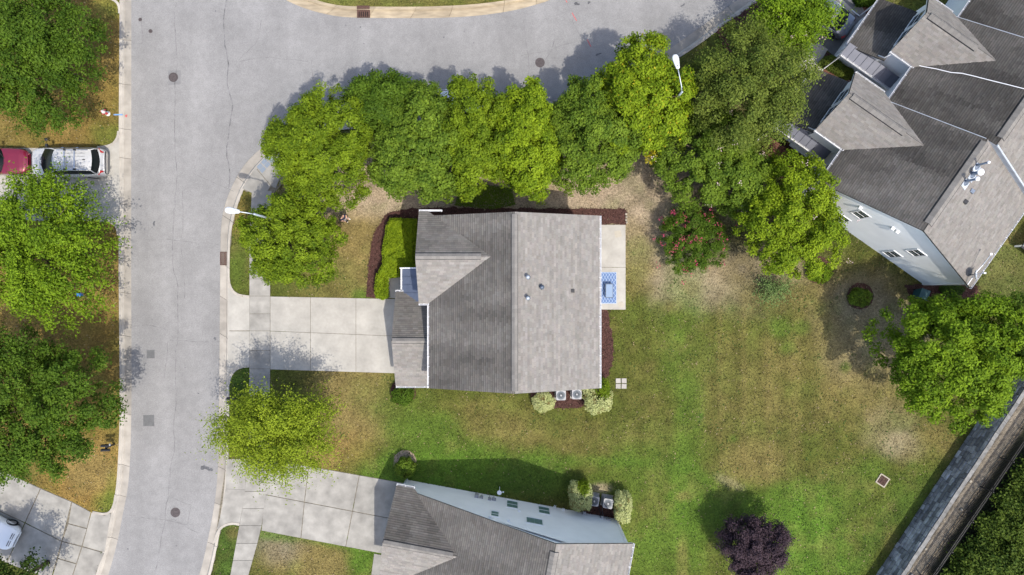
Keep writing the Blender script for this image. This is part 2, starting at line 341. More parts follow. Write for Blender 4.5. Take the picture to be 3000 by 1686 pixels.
me.polygons.add(nf); me.polygons.foreach_set("loop_start", np.arange(0, nf*4, 4, dtype=np.int32)); me.update(calc_edges=True)
ca = me.attributes.new("col", 'FLOAT_COLOR', 'POINT'); ca.data.foreach_set("color", np.concatenate([C, np.ones(X.shape+(1,))], -1).astype(np.float32).ravel())
me.materials.append(MATS["lawn"]); struct(link(bpy.data.objects.new("ground", me)))

# ------------------------------------------------------------------ road, cracks, patches
ROADZ = -.12
road = struct(MB().sheet(ROADP, ROADZ).build("road", "asphalt"))
def ribbon(pts, w, z, name, m, parent, jit=0.0, step=.35):
    P = resample([G2(p) for p in pts], step); P = P+rng.normal(0, jit, P.shape)+(np.stack([vnoise(P[:, 0]+w*900, P[:, 1], 1.6, 61), vnoise(P[:, 0], P[:, 1]+w*700, 1.6, 62)], 1)-.5)*.42 if jit else P
    T = np.gradient(P, axis=0); T /= np.linalg.norm(T, axis=1)[:, None]+1e-9; N = np.stack([-T[:, 1], T[:, 0]], 1)
    ww = (w*(1+rng.uniform(-.4, .4, len(P))) if jit else np.full(len(P), w))[:, None]/2
    v = [(*p, z) for p in P-N*ww]+[(*p, z) for p in P+N*ww]; n = len(P)
    return rawmesh(name, v, [(i, i+1, n+i+1, n+i) for i in range(n-1)], m, parent)
for pts, w in [([(664, -60), (662, 60), (666, 200), (671, 300), (669, 420), (668, 545)], .07), ([(514, 0), (512, 190), (511, 400), (509, 700), (511, 900), (509, 1100), (504, 1240), (499, 1400), (492, 1470)], .03),
               ([(415, 40), (414, 130), (372, 130)], .02), ([(640, 1002), (560, 995), (486, 996), (486, 1100)], .025), ([(640, 716), (560, 704), (500, 700), (420, 702)], .02), ([(384, 954), (430, 956), (486, 966)], .025), ([(680, 560), (640, 540), (560, 505)], .02),
               ([(770, 600-60), (790, 480), (782, 440)], .02), ([(400, 1517), (470, 1525), (530, 1540), (585, 1560)], .022), ([(490, 1470), (484, 1530), (470, 1600), (452, 1686)], .03), ([(502, 1462), (555, 1478), (548, 1540), (500, 1525)], .018), ([(534, 560), (532, 870)], .02),
               ([(1528, 60), (1545, 160), (1552, 235)], .02), ([(1620, 80), (1615, 150), (1600, 180)], .02), ([(1520, 170), (1600, 150), (1700, 110)], .018), ([(900, 175), (780, 172), (680, 178)], .02), ([(905, 170), (915, 240), (930, 280)], .02), ([(830, 290), (790, 330), (792, 380)], .018), ([(690, 190), (745, 120), (770, 60)], .016), ([(1660, 10), (1672, 60), (1700, 100)], .016)]:
    ribbon(pts, w, ROADZ+.004, "crack", "crack", road, jit=.02)
for (cx, cy, w_, h_) in [(438.5, 1039, 23, 24), (433, 1234, 32, 32)]:
    a, b = G2((cx-w_/2, cy-h_/2)), G2((cx+w_/2, cy+h_/2)); MB().sheet([(a[0], a[1]), (b[0], a[1]+.02), (b[0]+.02, b[1]), (a[0], b[1])], ROADZ+.005).build("asphalt_patch", "patch_asphalt", road)
a, b = G2((490, 205)), G2((527, 246)); MB().sheet([(a[0], a[1]), (b[0], a[1]), (b[0], b[1]), (a[0], b[1]-.05)], ROADZ+.004).build("asphalt_patch", "patch_asphalt", road).data.materials[0] = MATS["patch_light"]
def splat(px, py, rx, ry, ang, name, m, parent, z, seed):
    r_ = np.random.default_rng(seed); n = 22; c = G2((px, py)); P = []
    ph = r_.uniform(0, 6.28, 4)
    for k in range(n):
        t = 2*math.pi*k/n; q_ = 1+.28*math.sin(2*t+ph[0])+.22*math.sin(3*t+ph[1])+.15*math.sin(5*t+ph[2])
        u, v = rx*KPX*q_*math.cos(t), ry*KPX*q_*math.sin(t); P.append((c[0]+u*math.cos(ang)-v*math.sin(ang), c[1]+u*math.sin(ang)+v*math.cos(ang)))
    return MB().sheet(P, z).build(name, m, parent)
for i, s_ in enumerate([(597, 1372, 11, 7, -.3), (615, 1378, 8, 4, -.3), (448.5, 655, 4, 6, 0), (443, 666, 1.6, 1.6, 0), (628, 993, 4, 4, 0), (579, 1154, 2, 2, 0), (540, 1078, 1.6, 1.6, 0), (1753, 158, 9, 2.5, .2), (1812, 128, 10, 3, .25), (2002, 14, 6, 3, .6), (1055, 78, 2, 2, 0), (1300, 108, 3, 1.5, 0), (1388, 124, 1.6, 1.6, 0), (1690, 10, 9, 4, .1), (1726, 6, 5, 3, 0), (1360, 90, 1.5, 1.5, 0), (372, 1611, 2, 2, 0), (514, 1602, 1.6, 1.6, 0), (629, 31, 2, 2, 0), (1012, 73, 1.5, 1.5, 0), (1065, 127, 2, 1.5, 0), (443, 936, 1.4, 1.4, 0)]):
    splat(*s_, "oil_stain", "oil", road, ROADZ+.008, i+3)
for (a, b) in [((1676, 36), (1690, 60)), ((1721, 115), (1732, 136)), ((1658, 0), (1662, 6))]: ribbon([a, b], .05, ROADZ+.008, "paint_mark", "red_mark", road)

def manhole(px, py, r, label):
    c = G(px, py, ROADZ); t = thing("manhole_cover", label, "manhole cover", c)
    MB().lathe((0, 0, 0), [(r+.05, -.02), (r+.05, .012), (r+.015, .012), (r+.015, .004)], 28).build("ring", "manhole_iron", t)
    m = MB().lathe((0, 0, 0), [(r, -.02), (r, .010)], 28)
    for k in range(12):
        a = k*math.pi/6
        for rr in (.45, .8): m.box((rr*r*math.cos(a), rr*r*math.sin(a), .014), (.07*r/.3, .05*r/.3, .012), a)
    m.build("lid", "manhole_iron", t)
manhole(508, 227, .28, "round iron manhole cover with square asphalt patch around it by the seam")
manhole(514, 1502, .29, "round grey manhole cover inside a cracked square on the lower street")
manhole(1582, 184, .29, "round reddish manhole cover on the side street near the tree shade")
manhole(411, 58, .075, "small iron valve cover, the one set closer to the kerb")
manhole(441, 92, .09, "small iron valve cover out in the lane, off the kerb")

# ------------------------------------------------------------------ kerbs
def kerb(inner, outer, name, m, drops=(), skip=(), step_m=2.9):
    n = 260; I = resample_n([G2(p) for p in inner], n); O = resample_n([G2(p) for p in outer], n)
    root = struct(rawmesh(name, [(*p, -.27) for p in I]+[(*(p*1.0), -.27) for p in O], [(i, i+1, n+i+1, n+i) for i in range(n-1)], "joint"))
    L = np.concatenate([[0], np.cumsum(np.linalg.norm(np.diff((I+O)/2, axis=0), axis=1))])
    npc = int(L[-1]/step_m)
    cuts = [L[-1]*k/npc+(rng.uniform(-.5, .5) if 0 < k < npc else 0) for k in range(npc+1)]
    for a, b in zip(cuts[:-1], cuts[1:]):
        t = np.linspace(a+.012, b-.012, 7)
        pi = np.stack([np.interp(t, L, I[:, k]) for k in (0, 1)], 1); po = np.stack([np.interp(t, L, O[:, k]) for k in (0, 1)], 1)
        v = []; f = []
        for i in range(len(t)):
            mid = (pi[i]+po[i])/2; py_ = 843-mid[1]/KPX; px_ = mid[0]/KPX+1500
            dr = 0.0
            for (axis, lo, hi) in drops:
                c_ = py_ if axis == 'y' else px_
                dr = max(dr, min(1, max(0, (c_-lo)/14+.5), max(0, (hi-c_)/14+.5)))
            prof = [(0, -.25), (0, -.126), (.64, -.118), (.74, -.005-.02*dr), (.79, .022), (1, .022+.006*dr), (1, -.25)]
            for fr, z in prof: p = pi[i]*(1-fr)+po[i]*fr; v.append((p[0], p[1], z))
        k = 7
        for i in range(len(t)-1):
            for j in range(k-1): f.append((i*k+j, i*k+j+1, (i+1)*k+j+1, (i+1)*k+j))
        f.append(tuple(range(k))); f.append(tuple((len(t)-1)*k+j for j in range(k-1, -1, -1)))
        ko = rawmesh("kerb_stone", v, f, m, root)
        if m == "kerb_concrete":
            ko.data.materials.append(MATS["gutter_pan"])
            for i_ in range(len(t)-1): ko.data.polygons[i_*(k-1)+1].material_index = 1
    return root
kerb(WEST_IN, WEST_OUT, "kerb_west", "kerb_concrete", drops=[('y', 400, 672), ('y', 1500, 1900), ('y', -300, -10)])
kerb(EAST_IN, EAST_OUT, "kerb_east", "kerb_concrete", drops=[('y', 842, 1098), ('y', 1345, 1556), ('y', 462, 540)])
kerb(NORTH_IN, NORTH_OUT, "kerb_north", "kerb_stained")

def returns(pts, name="kerb_return", w=.17):
    P = resample([G2(p) for p in smooth_poly(pts, 2)], .25); T = np.gradient(P, axis=0); T /= np.linalg.norm(T, axis=1)[:, None]; N = np.stack([-T[:, 1], T[:, 0]], 1)
    A, B = P-N*w/2, P+N*w/2; n = len(P); v = [(*p, -.1) for p in A]+[(*p, .055) for p in A]+[(*p, .055) for p in B]+[(*p, -.1) for p in B]
    f = []
    for r_ in range(3): f += [(r_*n+i, r_*n+i+1, (r_+1)*n+i+1, (r_+1)*n+i) for i in range(n-1)]
    f += [(0, n, 2*n, 3*n), (n-1, 4*n-1, 3*n-1, 2*n-1)]
    return struct(rawmesh(name, v, f, "kerb_concrete"))
returns([(348, 385), (346, 405), (332, 424), (310, 431), (285, 433)])
returns([(290, 649), (310, 648), (332, 653), (345, 668), (347, 690)])
returns([(340, 1450), (336, 1478), (326, 1500), (308, 1508), (272, 1501)])
returns([(670, 815), (673, 838), (684, 857), (703, 867), (731, 870)])
returns([(731, 1073), (706, 1075), (686, 1086), (674, 1104), (670, 1126)])
returns([(702, 1537), (683, 1533), (662, 1537), (644, 1549), (634, 1570), (629, 1590)])
returns([(351, 40), (350, 16), (338, 2), (318, -6), (280, -10)])

# ------------------------------------------------------------------ concrete slabs
EXCL = []
def slabs(name, base_poly, quads, m="concrete", z=.035, gap=.026, base_m="joint"):
    EXCL.append([G2(p) for p in base_poly])
    root = struct(MB().prism([G2(p) for p in base_poly], -.08, z-.03).build(name, base_m))
    for qd in quads:
        P = np.array([G2(p) for p in qd]); n = len(P); c = P.mean(0); Q = []
        for i in range(n):
            a, b, d = P[i-1], P[i], P[(i+1) % n]; e1, e2 = (b-a)/np.linalg.norm(b-a), (d-b)/np.linalg.norm(d-b)
            n1 = np.array([-e1[1], e1[0]]); n2 = np.array([-e2[1], e2[0]])
            if np.dot(n1, c-b) < 0 and n <= 5: n1 = -n1
            if np.dot(n2, c-b) < 0 and n <= 5: n2 = -n2
            k = n1+n2; k = k/max(.5, np.dot(k, n1)); Q.append(tuple(b+k*gap/2) if n <= 5 else tuple(b))
        dz = random.uniform(-.003, .003)
        MB().prism(Q, -.1, z+dz).build("slab", m, root)
    return root
def band(ys, xl, xr):
    """quads between two x-lines at the given y joints; xl/xr functions of y"""
    return [[(xl(a), a), (xr(a), a), (xr(b), b), (xl(b), b)] for a, b in zip(ys[:-1], ys[1:])]
sx = lambda f: (lambda y: float(np.interp(y, [a for a, _ in f], [b for _, b in f])))
# sidewalk along the east side
SWL = sx([(480, 742), (560, 738), (700, 731), (1080, 731), (1200, 729), (1340, 724), (1415, 720), (1473, 714), (1537, 702), (1686, 675), (1780, 655)])
SWR = sx([(480, 800), (560, 797), (700, 792), (1080, 792), (1200, 791), (1340, 787), (1388, 785), (1473, 777), (1555, 765), (1609, 750), (1686, 728), (1780, 705)])
ys = [560, 612, 664, 716, 768, 818, 868, 920, 970, 1027, 1081, 1135, 1188, 1240, 1292, 1340, 1392, 1440, 1490, 1540, 1592, 1642, 1692, 1745]
slabs("sidewalk", [(SWL(y), y) for y in ys]+[(SWR(y), y) for y in ys[::-1]], band(ys, SWL, SWR), "concrete_old", z=.04)
slabs("kerb_ramp", [(709, 555), (748, 492), (790, 455), (842, 520), (800, 570), (770, 590)], [[(709, 553), (748, 491), (794, 545), (772, 582)], [(792, 452), (812, 437), (850, 470), (836, 487)]], "concrete_old", z=.038)
pad = struct(MB().prism([G2(p) for p in [(750, 491), (789, 450), (834, 488), (808, 552), (796, 546)]], -.05, .036).build("ramp_panel", "concrete_old"))
for i in range(3):
    for j in range(2):
        u0, u1, v0, v1 = i/3, (i+1)/3, j/2, (j+1)/2
        A, B, Cc, D = map(np.array, [(751, 490), (789, 450), (809, 466), (768, 510)])
        f_ = lambda u, v: (A*(1-u)+B*u)*(1-v)+(D*(1-u)+Cc*u)*v
        MB().prism([G2(f_(u0+.03, v0+.03)), G2(f_(u1-.03, v0+.03)), G2(f_(u1-.03, v1-.03)), G2(f_(u0+.03, v1-.03))], 0, .05).build("warning_tile", "ramp_pad", pad)
# main driveway
slabs("driveway", [(668, 846), (674, 842), (684, 858), (703, 868), (731, 871), (731, 1072), (706, 1074), (686, 1085), (674, 1098), (668, 1094)], [[(668, 846), (674, 842), (684, 858), (703, 868), (731, 871), (731, 969), (668, 969)], [(668, 971), (731, 971), (731, 1072), (706, 1074), (686, 1085), (674, 1098), (668, 1094)]], z=.034)
T_ = lambda x: 869+(x-792)*.02; M_ = lambda x: 970.5+(x-792)*.04; B_ = lambda x: 1083+(x-792)*.031
xs = [792, 910, 1043, 1172]
slabs("driveway", [(792, T_(792)), (1172, T_(1172)), (1172, B_(1172)), (792, B_(792))], [[(a, T_(a)), (b, T_(b)), (b, M_(b)), (a, M_(a))] for a, b in zip(xs[:-1], xs[1:])]+[[(a, M_(a)), (b, M_(b)), (b, B_(b)), (a, B_(a))] for a, b in zip(xs[:-1], xs[1:])])
slabs("entry_walk", [(1136, 812), (1200, 812), (1200, 876), (1136, 874)], [[(1136, 812), (1200, 812), (1200, 876), (1136, 874)]])
# lower driveway by the second house
lt = lambda x: 1345+(x-785)*.177; lm = lambda x: 1450+(x-781)*.191; lb = lambda x: 1555+(x-765)*.19
slabs("driveway", [(664, 1345), (722, 1345), (720, 1415), (714, 1473), (702, 1536), (668, 1534), (646, 1546), (634, 1556)],
      [[(664, 1345), (722, 1345), (719, 1436), (661, 1433)], [(661, 1433), (719, 1436), (714, 1473), (702, 1536), (668, 1534), (647, 1546), (635, 1552), (650, 1500)]], "concrete_old", z=.034)
JX = [((793, lt(793)), (776, lm(776)), (766, lb(766))), ((905, lt(905)), (892, lm(892)), (882, lb(882))), ((1053, lt(1053)), (1033, lm(1033)), (1013, lb(1013))), ((1215, lt(1215)), (1200, lm(1200)), (1185, lb(1185)))]
slabs("driveway", [JX[0][0], JX[3][0], JX[3][2], JX[0][2]], [[JX[i][r_], JX[i+1][r_], JX[i+1][r_+1], JX[i][r_+1]] for i in range(3) for r_ in range(2)], "concrete_old", gap=.05)
slabs("front_walk", [(1096, 1622), (1130, 1628), (1112, 1760), (1078, 1752)], [[(1096, 1622), (1130, 1628), (1121, 1690), (1088, 1684)], [(1088, 1684), (1121, 1690), (1112, 1760), (1078, 1752)]], "concrete_old")
# driveway across the street (minivan)
yy = [434, 540, 648]; xx = [-160, -30, 108, 229, 289]
slabs("driveway", [(-160, 434), (312, 434), (336, 424), (350, 408), (352, 668), (338, 656), (320, 650), (-160, 648)], [[(a, c), (b, c), (b, d), (a, d)] for a, b in zip(xx[:-1], xx[1:]) for c, d in zip(yy[:-1], yy[1:])]+[[(289, 434), (312, 432), (334, 422), (350, 406), (352, 670), (338, 655), (318, 649), (289, 648)]])
# driveway lower left
A1, A2, A3 = (120, 1431), (74, 1532), (20, 1650); B1, B2, B3 = (211, 1470), (182, 1586), (150, 1700); C1, C2, C3 = (268, 1500), (241, 1601), (205, 1712)
O1, O2, O3 = (-20, 1366), (-60, 1470), (-110, 1590)
slabs("driveway", [O1, A1, B1, C1, (306, 1510), (328, 1503), (330, 1500), (308, 1580), (280, 1676), (270, 1745), C3, B3, A3, O3],
      [[O1, A1, A2, O2], [O2, A2, A3, O3], [A1, B1, B2, A2], [A2, B2, B3, A3], [B1, C1, (256, 1549), (200, 1534)], [(200, 1534), (256, 1549), C2, B2], [B2, C2, (225, 1652), (170, 1636)], [(170, 1636), (225, 1652), C3, B3], [C1, (306, 1510), (327, 1502), (308, 1620), C2], [C2, (308, 1620), (284, 1676), (265, 1750), C3]], "concrete_old", gap=.07)
# patio
patio = slabs("patio", [(1700, 659), (1833, 659), (1833, 908), (1700, 908)], [[(1700, 659), (1833, 659), (1833, 784), (1700, 784)], [(1700, 784), (1833, 784), (1833, 908), (1700, 908)]])
sq = [(1799, 679), (1818, 675), (1822, 693), (1803, 698)]
MB().sheet([G2(p) for p in sq], .043).build("square_stain", "stain", patio)
c = G(1819, 893); MB().lathe((c[0], c[1], .038), [(.21, 0), (.21, .005), (.18, .005), (.18, .0055), (0.001, .006)], 28).build("round_stain", "stain", patio)

# paving by the far townhouses
slabs("driveway", [(2330, -60), (2480, -60), (2540, 40), (2560, 70), (2500, 165), (2450, 175), (2400, 130), (2300, 60)], [[(2330, -60), (2400, -60), (2480, 40), (2410, 138), (2300, 60)], [(2400, -60), (2480, -60), (2552, 70), (2500, 165), (2455, 175), (2410, 138), (2480, 40)]], "patch_asphalt", z=.03)
slabs("entry_walk", [(2328, 195), (2352, 160), (2376, 128), (2398, 128), (2425, 146), (2403, 181), (2520, 255), (2490, 290), (2398, 228), (2375, 232)],
      [[(2328, 195), (2352, 160), (2376, 128), (2398, 128), (2425, 146), (2403, 181), (2398, 190), (2375, 232)], [(2402, 182), (2450, 212), (2430, 248), (2382, 232)], [(2450, 212), (2520, 255), (2490, 290), (2430, 248)]], "concrete", z=.036)
slabs("edging", [(2425, -30), (2436, -30), (2510, 40), (2500, 48)], [[(2425, -30), (2436, -30), (2510, 40), (2500, 48)]], "concrete_old", z=.05)

# mulch beds
def mulch(poly, z=.03):
    P = [G2(p) for p in poly]; Q = []
    for p in resample(P+[P[0]], .25)[:-1]: Q.append(tuple(p+rng.normal(0, .03, 2)))
    EXCL.append(P); o = struct(MB().prism(Q, -.05, z).build("mulch_bed", "mulch")); BEDS.append((o, Q)); return o
BEDS = []; NSLAB = len(EXCL)
mulch([(1146, 622), (1128, 633), (1110, 662), (1095, 684), (1088, 730), (1080, 780), (1075, 830), (1074, 872), (1136, 876), (1225, 850), (1260, 640), (1420, 640), (1420, 612), (1300, 608), (1200, 612)])
mulch([(1420, 640), (1420, 612), (1560, 612), (1690, 612), (1762, 612), (1834, 613), (1834, 658), (1758, 658), (1700, 660), (1650, 650)])
mulch([(1735, 909), (1783, 909), (1786, 950), (1796, 1000), (1796, 1050), (1788, 1080), (1780, 1108), (1735, 1108)])
mulch([(1545, 1110), (1710, 1110), (1710, 1190), (1690, 1196), (1620, 1195), (1560, 1180)])
mulch([(2098, 92), (2160, 48), (2225, 0), (2300, -40), (2340, 60), (2370, 125), (2325, 192), (2270, 240), (2200, 190), (2120, 140)])
mulch([(2442, -30), (2570, -30), (2580, 30), (2530, 80), (2505, 45)])
mulch([(2420, 152), (2455, 178), (2510, 175), (2560, 260), (2540, 280), (2402, 188)])
mulch([(2270, 400), (2330, 360), (2480, 460), (2440, 540), (2380, 520), (2300, 450)])
mulch([(1690, 1480), (1720, 1470), (1815, 1490), (1815, 1530), (1700, 1510)])
mulch([(2650, 835), (2720, 832), (2860, 835), (2870, 880), (2760, 900), (2670, 880)])
def ring_bed(px, py, r, m="mulch"):
    c = G2((px, py)); P = [(c[0]+r*KPX*math.cos(t)*(1+rng.uniform(-.05, .05)), c[1]+r*KPX*math.sin(t)*(1+rng.uniform(-.05, .05))) for t in np.linspace(0, 2*math.pi, 29)[:-1]]
    return struct(MB().prism(P, -.05, .025).build("mulch_bed", m))
ring_bed(2520, 868, 39); ring_bed(1186, 1352, 33, "earth"); ring_bed(2400, 792, 40); ring_bed(1180, 1150, 38)

# ------------------------------------------------------------------ roofs, walls, windows
def clip_convex(poly, clip):
    out = poly
    n = len(clip)
    for i in range(n):
        (x1, y1), (x2, y2) = clip[i], clip[(i+1) % n]; inp = out; out = []
        if not inp: return []
        side = [(x2-x1)*(p[1]-y1)-(y2-y1)*(p[0]-x1) for p in inp]
        for j in range(len(inp)):
            a, b, sa, sb = inp[j-1], inp[j], side[j-1], side[j]
            if (sa >= 0) != (sb >= 0):
                t = sa/(sa-sb); out.append((a[0]+t*(b[0]-a[0]), a[1]+t*(b[1]-a[1])))
            if sb >= 0: out.append(b)
    return out
LIGHT_SH, = [np.array((.217, .202, .184))]
def roof_slope(house, pts, shade_stain=0.0, base=LIGHT_SH, seed=0, thick=.10):
    """planar convex roof plane; pts[0]->pts[1] is the eave. A deck with real overlapping shingle courses."""
    P = [Vector(p) for p in pts]; u = (P[1]-P[0]).normalized(); nrm = (P[1]-P[0]).cross(P[2]-P[0]).normalized()
    if nrm.z < 0: nrm = -nrm
    v = nrm.cross(u)
    if v.z < 0: v = -v
    O = P[0]; UV = [((p-O).dot(u), (p-O).dot(v)) for p in P]
    ar = sum(UV[i][0]*UV[(i+1) % len(UV)][1]-UV[(i+1) % len(UV)][0]*UV[i][1] for i in range(len(UV)))
    CP = UV if ar > 0 else UV[::-1]
    W3 = lambda a, b, h: tuple(O+u*a+v*b+nrm*h)
    n = len(CP); deck = rawmesh("roof_slope", [W3(a, b, -thick) for a, b in CP]+[W3(a, b, 0) for a, b in CP], [tuple(range(n-1, -1, -1)), tuple(range(n, 2*n))]+[(i, (i+1) % n, n+(i+1) % n, n+i) for i in range(n)], "roof_underlay", house)
    rg = np.random.default_rng(seed+5); e, tw = .145, .30
    umin, umax = min(a for a, _ in CP), max(a for a, _ in CP); vmin, vmax = min(b for _, b in CP), max(b for _, b in CP)
    V, F, COLS = [], [], []
    nr = int((vmax-vmin)/e)+1; sd = seed*3+1
    su = np.arange(umin-.4, umax+.6, .2); NZ = fbm(*np.meshgrid(su*.8+seed*7, (vmin+np.arange(nr)*e)*.22), 1.1, sd, 4)
    for r_ in range(nr):
        v0 = vmin+r_*e; off = rg.uniform(0, tw); x = umin-off
        rowt = rg.uniform(.94, 1.06)
        while x < umax:
            w_ = tw*rg.uniform(.55, 1.3); x1 = x+w_; hf = rg.uniform(.022, .034)
            poly = clip_convex([(x+.002, v0), (x1-.002, v0), (x1-.002, v0+e+.01), (x+.002, v0+e+.01)], CP)
            if len(poly) >= 3:
                h = lambda b: hf-(b-v0)/e*.014
                b0 = len(V); V += [W3(a, b, h(b)) for a, b in poly]; F.append(tuple(range(b0, b0+len(poly))))
                k = rg.uniform(.86, 1.12)*rowt
                st = shade_stain*(.60+.62*(float(NZ[r_, min(len(su)-1, max(0, int((x-umin+.4)/.2)))])-.42))  # shade of slopes facing away from the sun painted in, with algae streaks
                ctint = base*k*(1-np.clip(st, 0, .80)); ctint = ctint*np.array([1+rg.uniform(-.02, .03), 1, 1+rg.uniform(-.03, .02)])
                if shade_stain > .3:
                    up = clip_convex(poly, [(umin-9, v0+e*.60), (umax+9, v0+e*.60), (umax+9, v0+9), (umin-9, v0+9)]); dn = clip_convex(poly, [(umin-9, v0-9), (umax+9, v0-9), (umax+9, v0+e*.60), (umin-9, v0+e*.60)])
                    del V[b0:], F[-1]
                    for pp, kk in ((dn, 1.07), (up, .80)):  # upper band of each course painted darker, imitating butt-edge shadow
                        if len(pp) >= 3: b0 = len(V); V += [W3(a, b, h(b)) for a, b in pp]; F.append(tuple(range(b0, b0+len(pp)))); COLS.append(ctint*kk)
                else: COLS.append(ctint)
                lo = [p for p in poly if abs(p[1]-v0) < 1e-6]
                if len(lo) >= 2:
                    a0, a1 = min(p[0] for p in lo), max(p[0] for p in lo); b0 = len(V)
                    V += [W3(a0, v0, 0), W3(a1, v0, 0), W3(a1, v0, hf), W3(a0, v0, hf)]; F.append((b0, b0+1, b0+2, b0+3)); COLS.append(ctint*.8)  # butt face tinted darker to paint a stronger shadow line
            x = x1
    o = rawmesh("shingles", V, F, "shingle", deck); o["kind"] = "stuff"
    at = o.data.attributes.new("col", 'FLOAT_COLOR', 'FACE'); at.data.foreach_set("color", np.concatenate([np.array(COLS), np.ones((len(COLS), 1))], 1).astype(np.float32).ravel())
    return deck
def color_faces(o, col, var=.12, seed=1):
    n = len(o.data.polygons); c = np.ones((n, 4), np.float32); c[:, :3] = np.asarray(col)*np.random.default_rng(seed).uniform(1-var, 1+var, (n, 1))
    o.data.attributes.new("col", 'FLOAT_COLOR', 'FACE').data.foreach_set("color", c.ravel())
def ridge_vent(house, a, b, drop, w=.17, col=LIGHT_SH*.9, proud=.11):
    """overlapping ridge caps from a to b; drop = slopes (left, right) of the two sides"""
    a, b = Vector(a), Vector(b); d = (b-a).normalized(); s = Vector((-d.y, d.x, 0)).normalized(); L = (b-a).length; n = max(2, int(L/.24)); m = MB()
    for i in range(n):
        p0, p1 = a+d*(L*i/n), a+d*(L*(i+1)/n+.03); h0, h1 = proud, proud+.014
        q_ = []
        for p, h in ((p0, h1), (p1, h0)):
            q_ += [p+s*w+Vector((0, 0, -drop[0]*w+h-.02)), p+Vector((0, 0, h)), p-s*w+Vector((0, 0, -drop[1]*w+h-.02))]
        low = [p+Vector((0, 0, -.10)) for p in q_]
        v = [tuple(p) for p in q_+low]
        m.add(v, [(0, 1, 4, 3), (1, 2, 5, 4), (0, 3, 9, 6), (2, 8, 11, 5), (0, 6, 7, 1), (1, 7, 8, 2), (3, 4, 10, 9), (4, 5, 11, 10)])
    o = m.build("ridge_vent", "shingle", house); color_faces(o, col, .1, n)
    for k_, sg in ((0, 1), (1, -1)): MB().bar(a+s*sg*(w+.012)+Vector((0, 0, -drop[k_]*w+proud-.055)), b+s*sg*(w+.012)+Vector((0, 0, -drop[k_]*w+proud-.055)), .035, .05).build("vent_louvre", "black_metal", o)
    return o
def gutter(house, a, b, out, hang=.62):
    """open white eave trough from a to b, standing off in direction out"""
    a, b, o_ = Vector(a), Vector(b), Vector(out).normalized(); up = Vector((0, 0, 1)); m = MB()
    for off, w_, z0, z1 in ((.100, .014, -.11, .01), (.052, .095, -.125, -.11), (.004, .010, -.11, .0)):
        A, B = a+o_*off, b+o_*off; d = (B-A).normalized()
        q_ = []
        for P in (A, B):
            for s_, z in ((-w_/2, z0), (w_/2, z0), (w_/2, z1), (-w_/2, z1)): q_.append(tuple(P+o_*s_+up*z))
        m.add(q_, [(0, 1, 5, 4), (1, 2, 6, 5), (2, 3, 7, 6), (3, 0, 4, 7), (0, 3, 2, 1), (4, 5, 6, 7)])
    g = m.build("gutter", "gutter_white", house); h = MB(); L = (b-a).length; n = max(2, int(L/hang))
    for i in range(n+1):
        p = a+(b-a)*(.02+.96*i/n); h.bar(p+o_*(-.03)+up*.03, p+o_*.105+up*.026, .026, .01)
    stuff(h.build("gutter_hangers", "gutter_white", g)); return g
def wall(house, o, ud, poly, nd, lap=.2, m="siding"):
    """lap-siding wall: poly in (u, z), convex, at origin o along ud, outward normal nd"""
    ud, nd = Vector(ud), Vector(nd); o = Vector(o); n = len(poly)
    ar = sum(poly[i][0]*poly[(i+1) % n][1]-poly[(i+1) % n][0]*poly[i][1] for i in range(n)); CP = poly if ar > 0 else poly[::-1]
    W3 = lambda a, z, h: tuple(o+ud*a+nd*h+Vector((0, 0, z)))
    V = [W3(a, z, -.12) for a, z in CP]; F = [tuple(range(n))]
    u0, u1, zmax = min(p[0] for p in CP), max(p[0] for p in CP), max(p[1] for p in CP)
    z = min(p[1] for p in CP)
    while z < zmax:
        pl = clip_convex([(u0-1, z), (u1+1, z), (u1+1, z+lap), (u0-1, z+lap)], CP)
        if len(pl) >= 3:
            b0 = len(V); V += [W3(a, zz, .02-.016*(zz-z)/lap) for a, zz in pl]; F.append(tuple(range(b0, b0+len(pl))))
            lo = [p for p in pl if abs(p[1]-z) < 1e-6]
            if len(lo) >= 2:
                a0, a1 = min(p[0] for p in lo), max(p[0] for p in lo); b0 = len(V); V += [W3(a0, z, .004), W3(a1, z, .004), W3(a1, z, .02), W3(a0, z, .02)]; F.append((b0, b0+1, b0+2, b0+3))
        z += lap
    return rawmesh("wall", V, F, m, house)
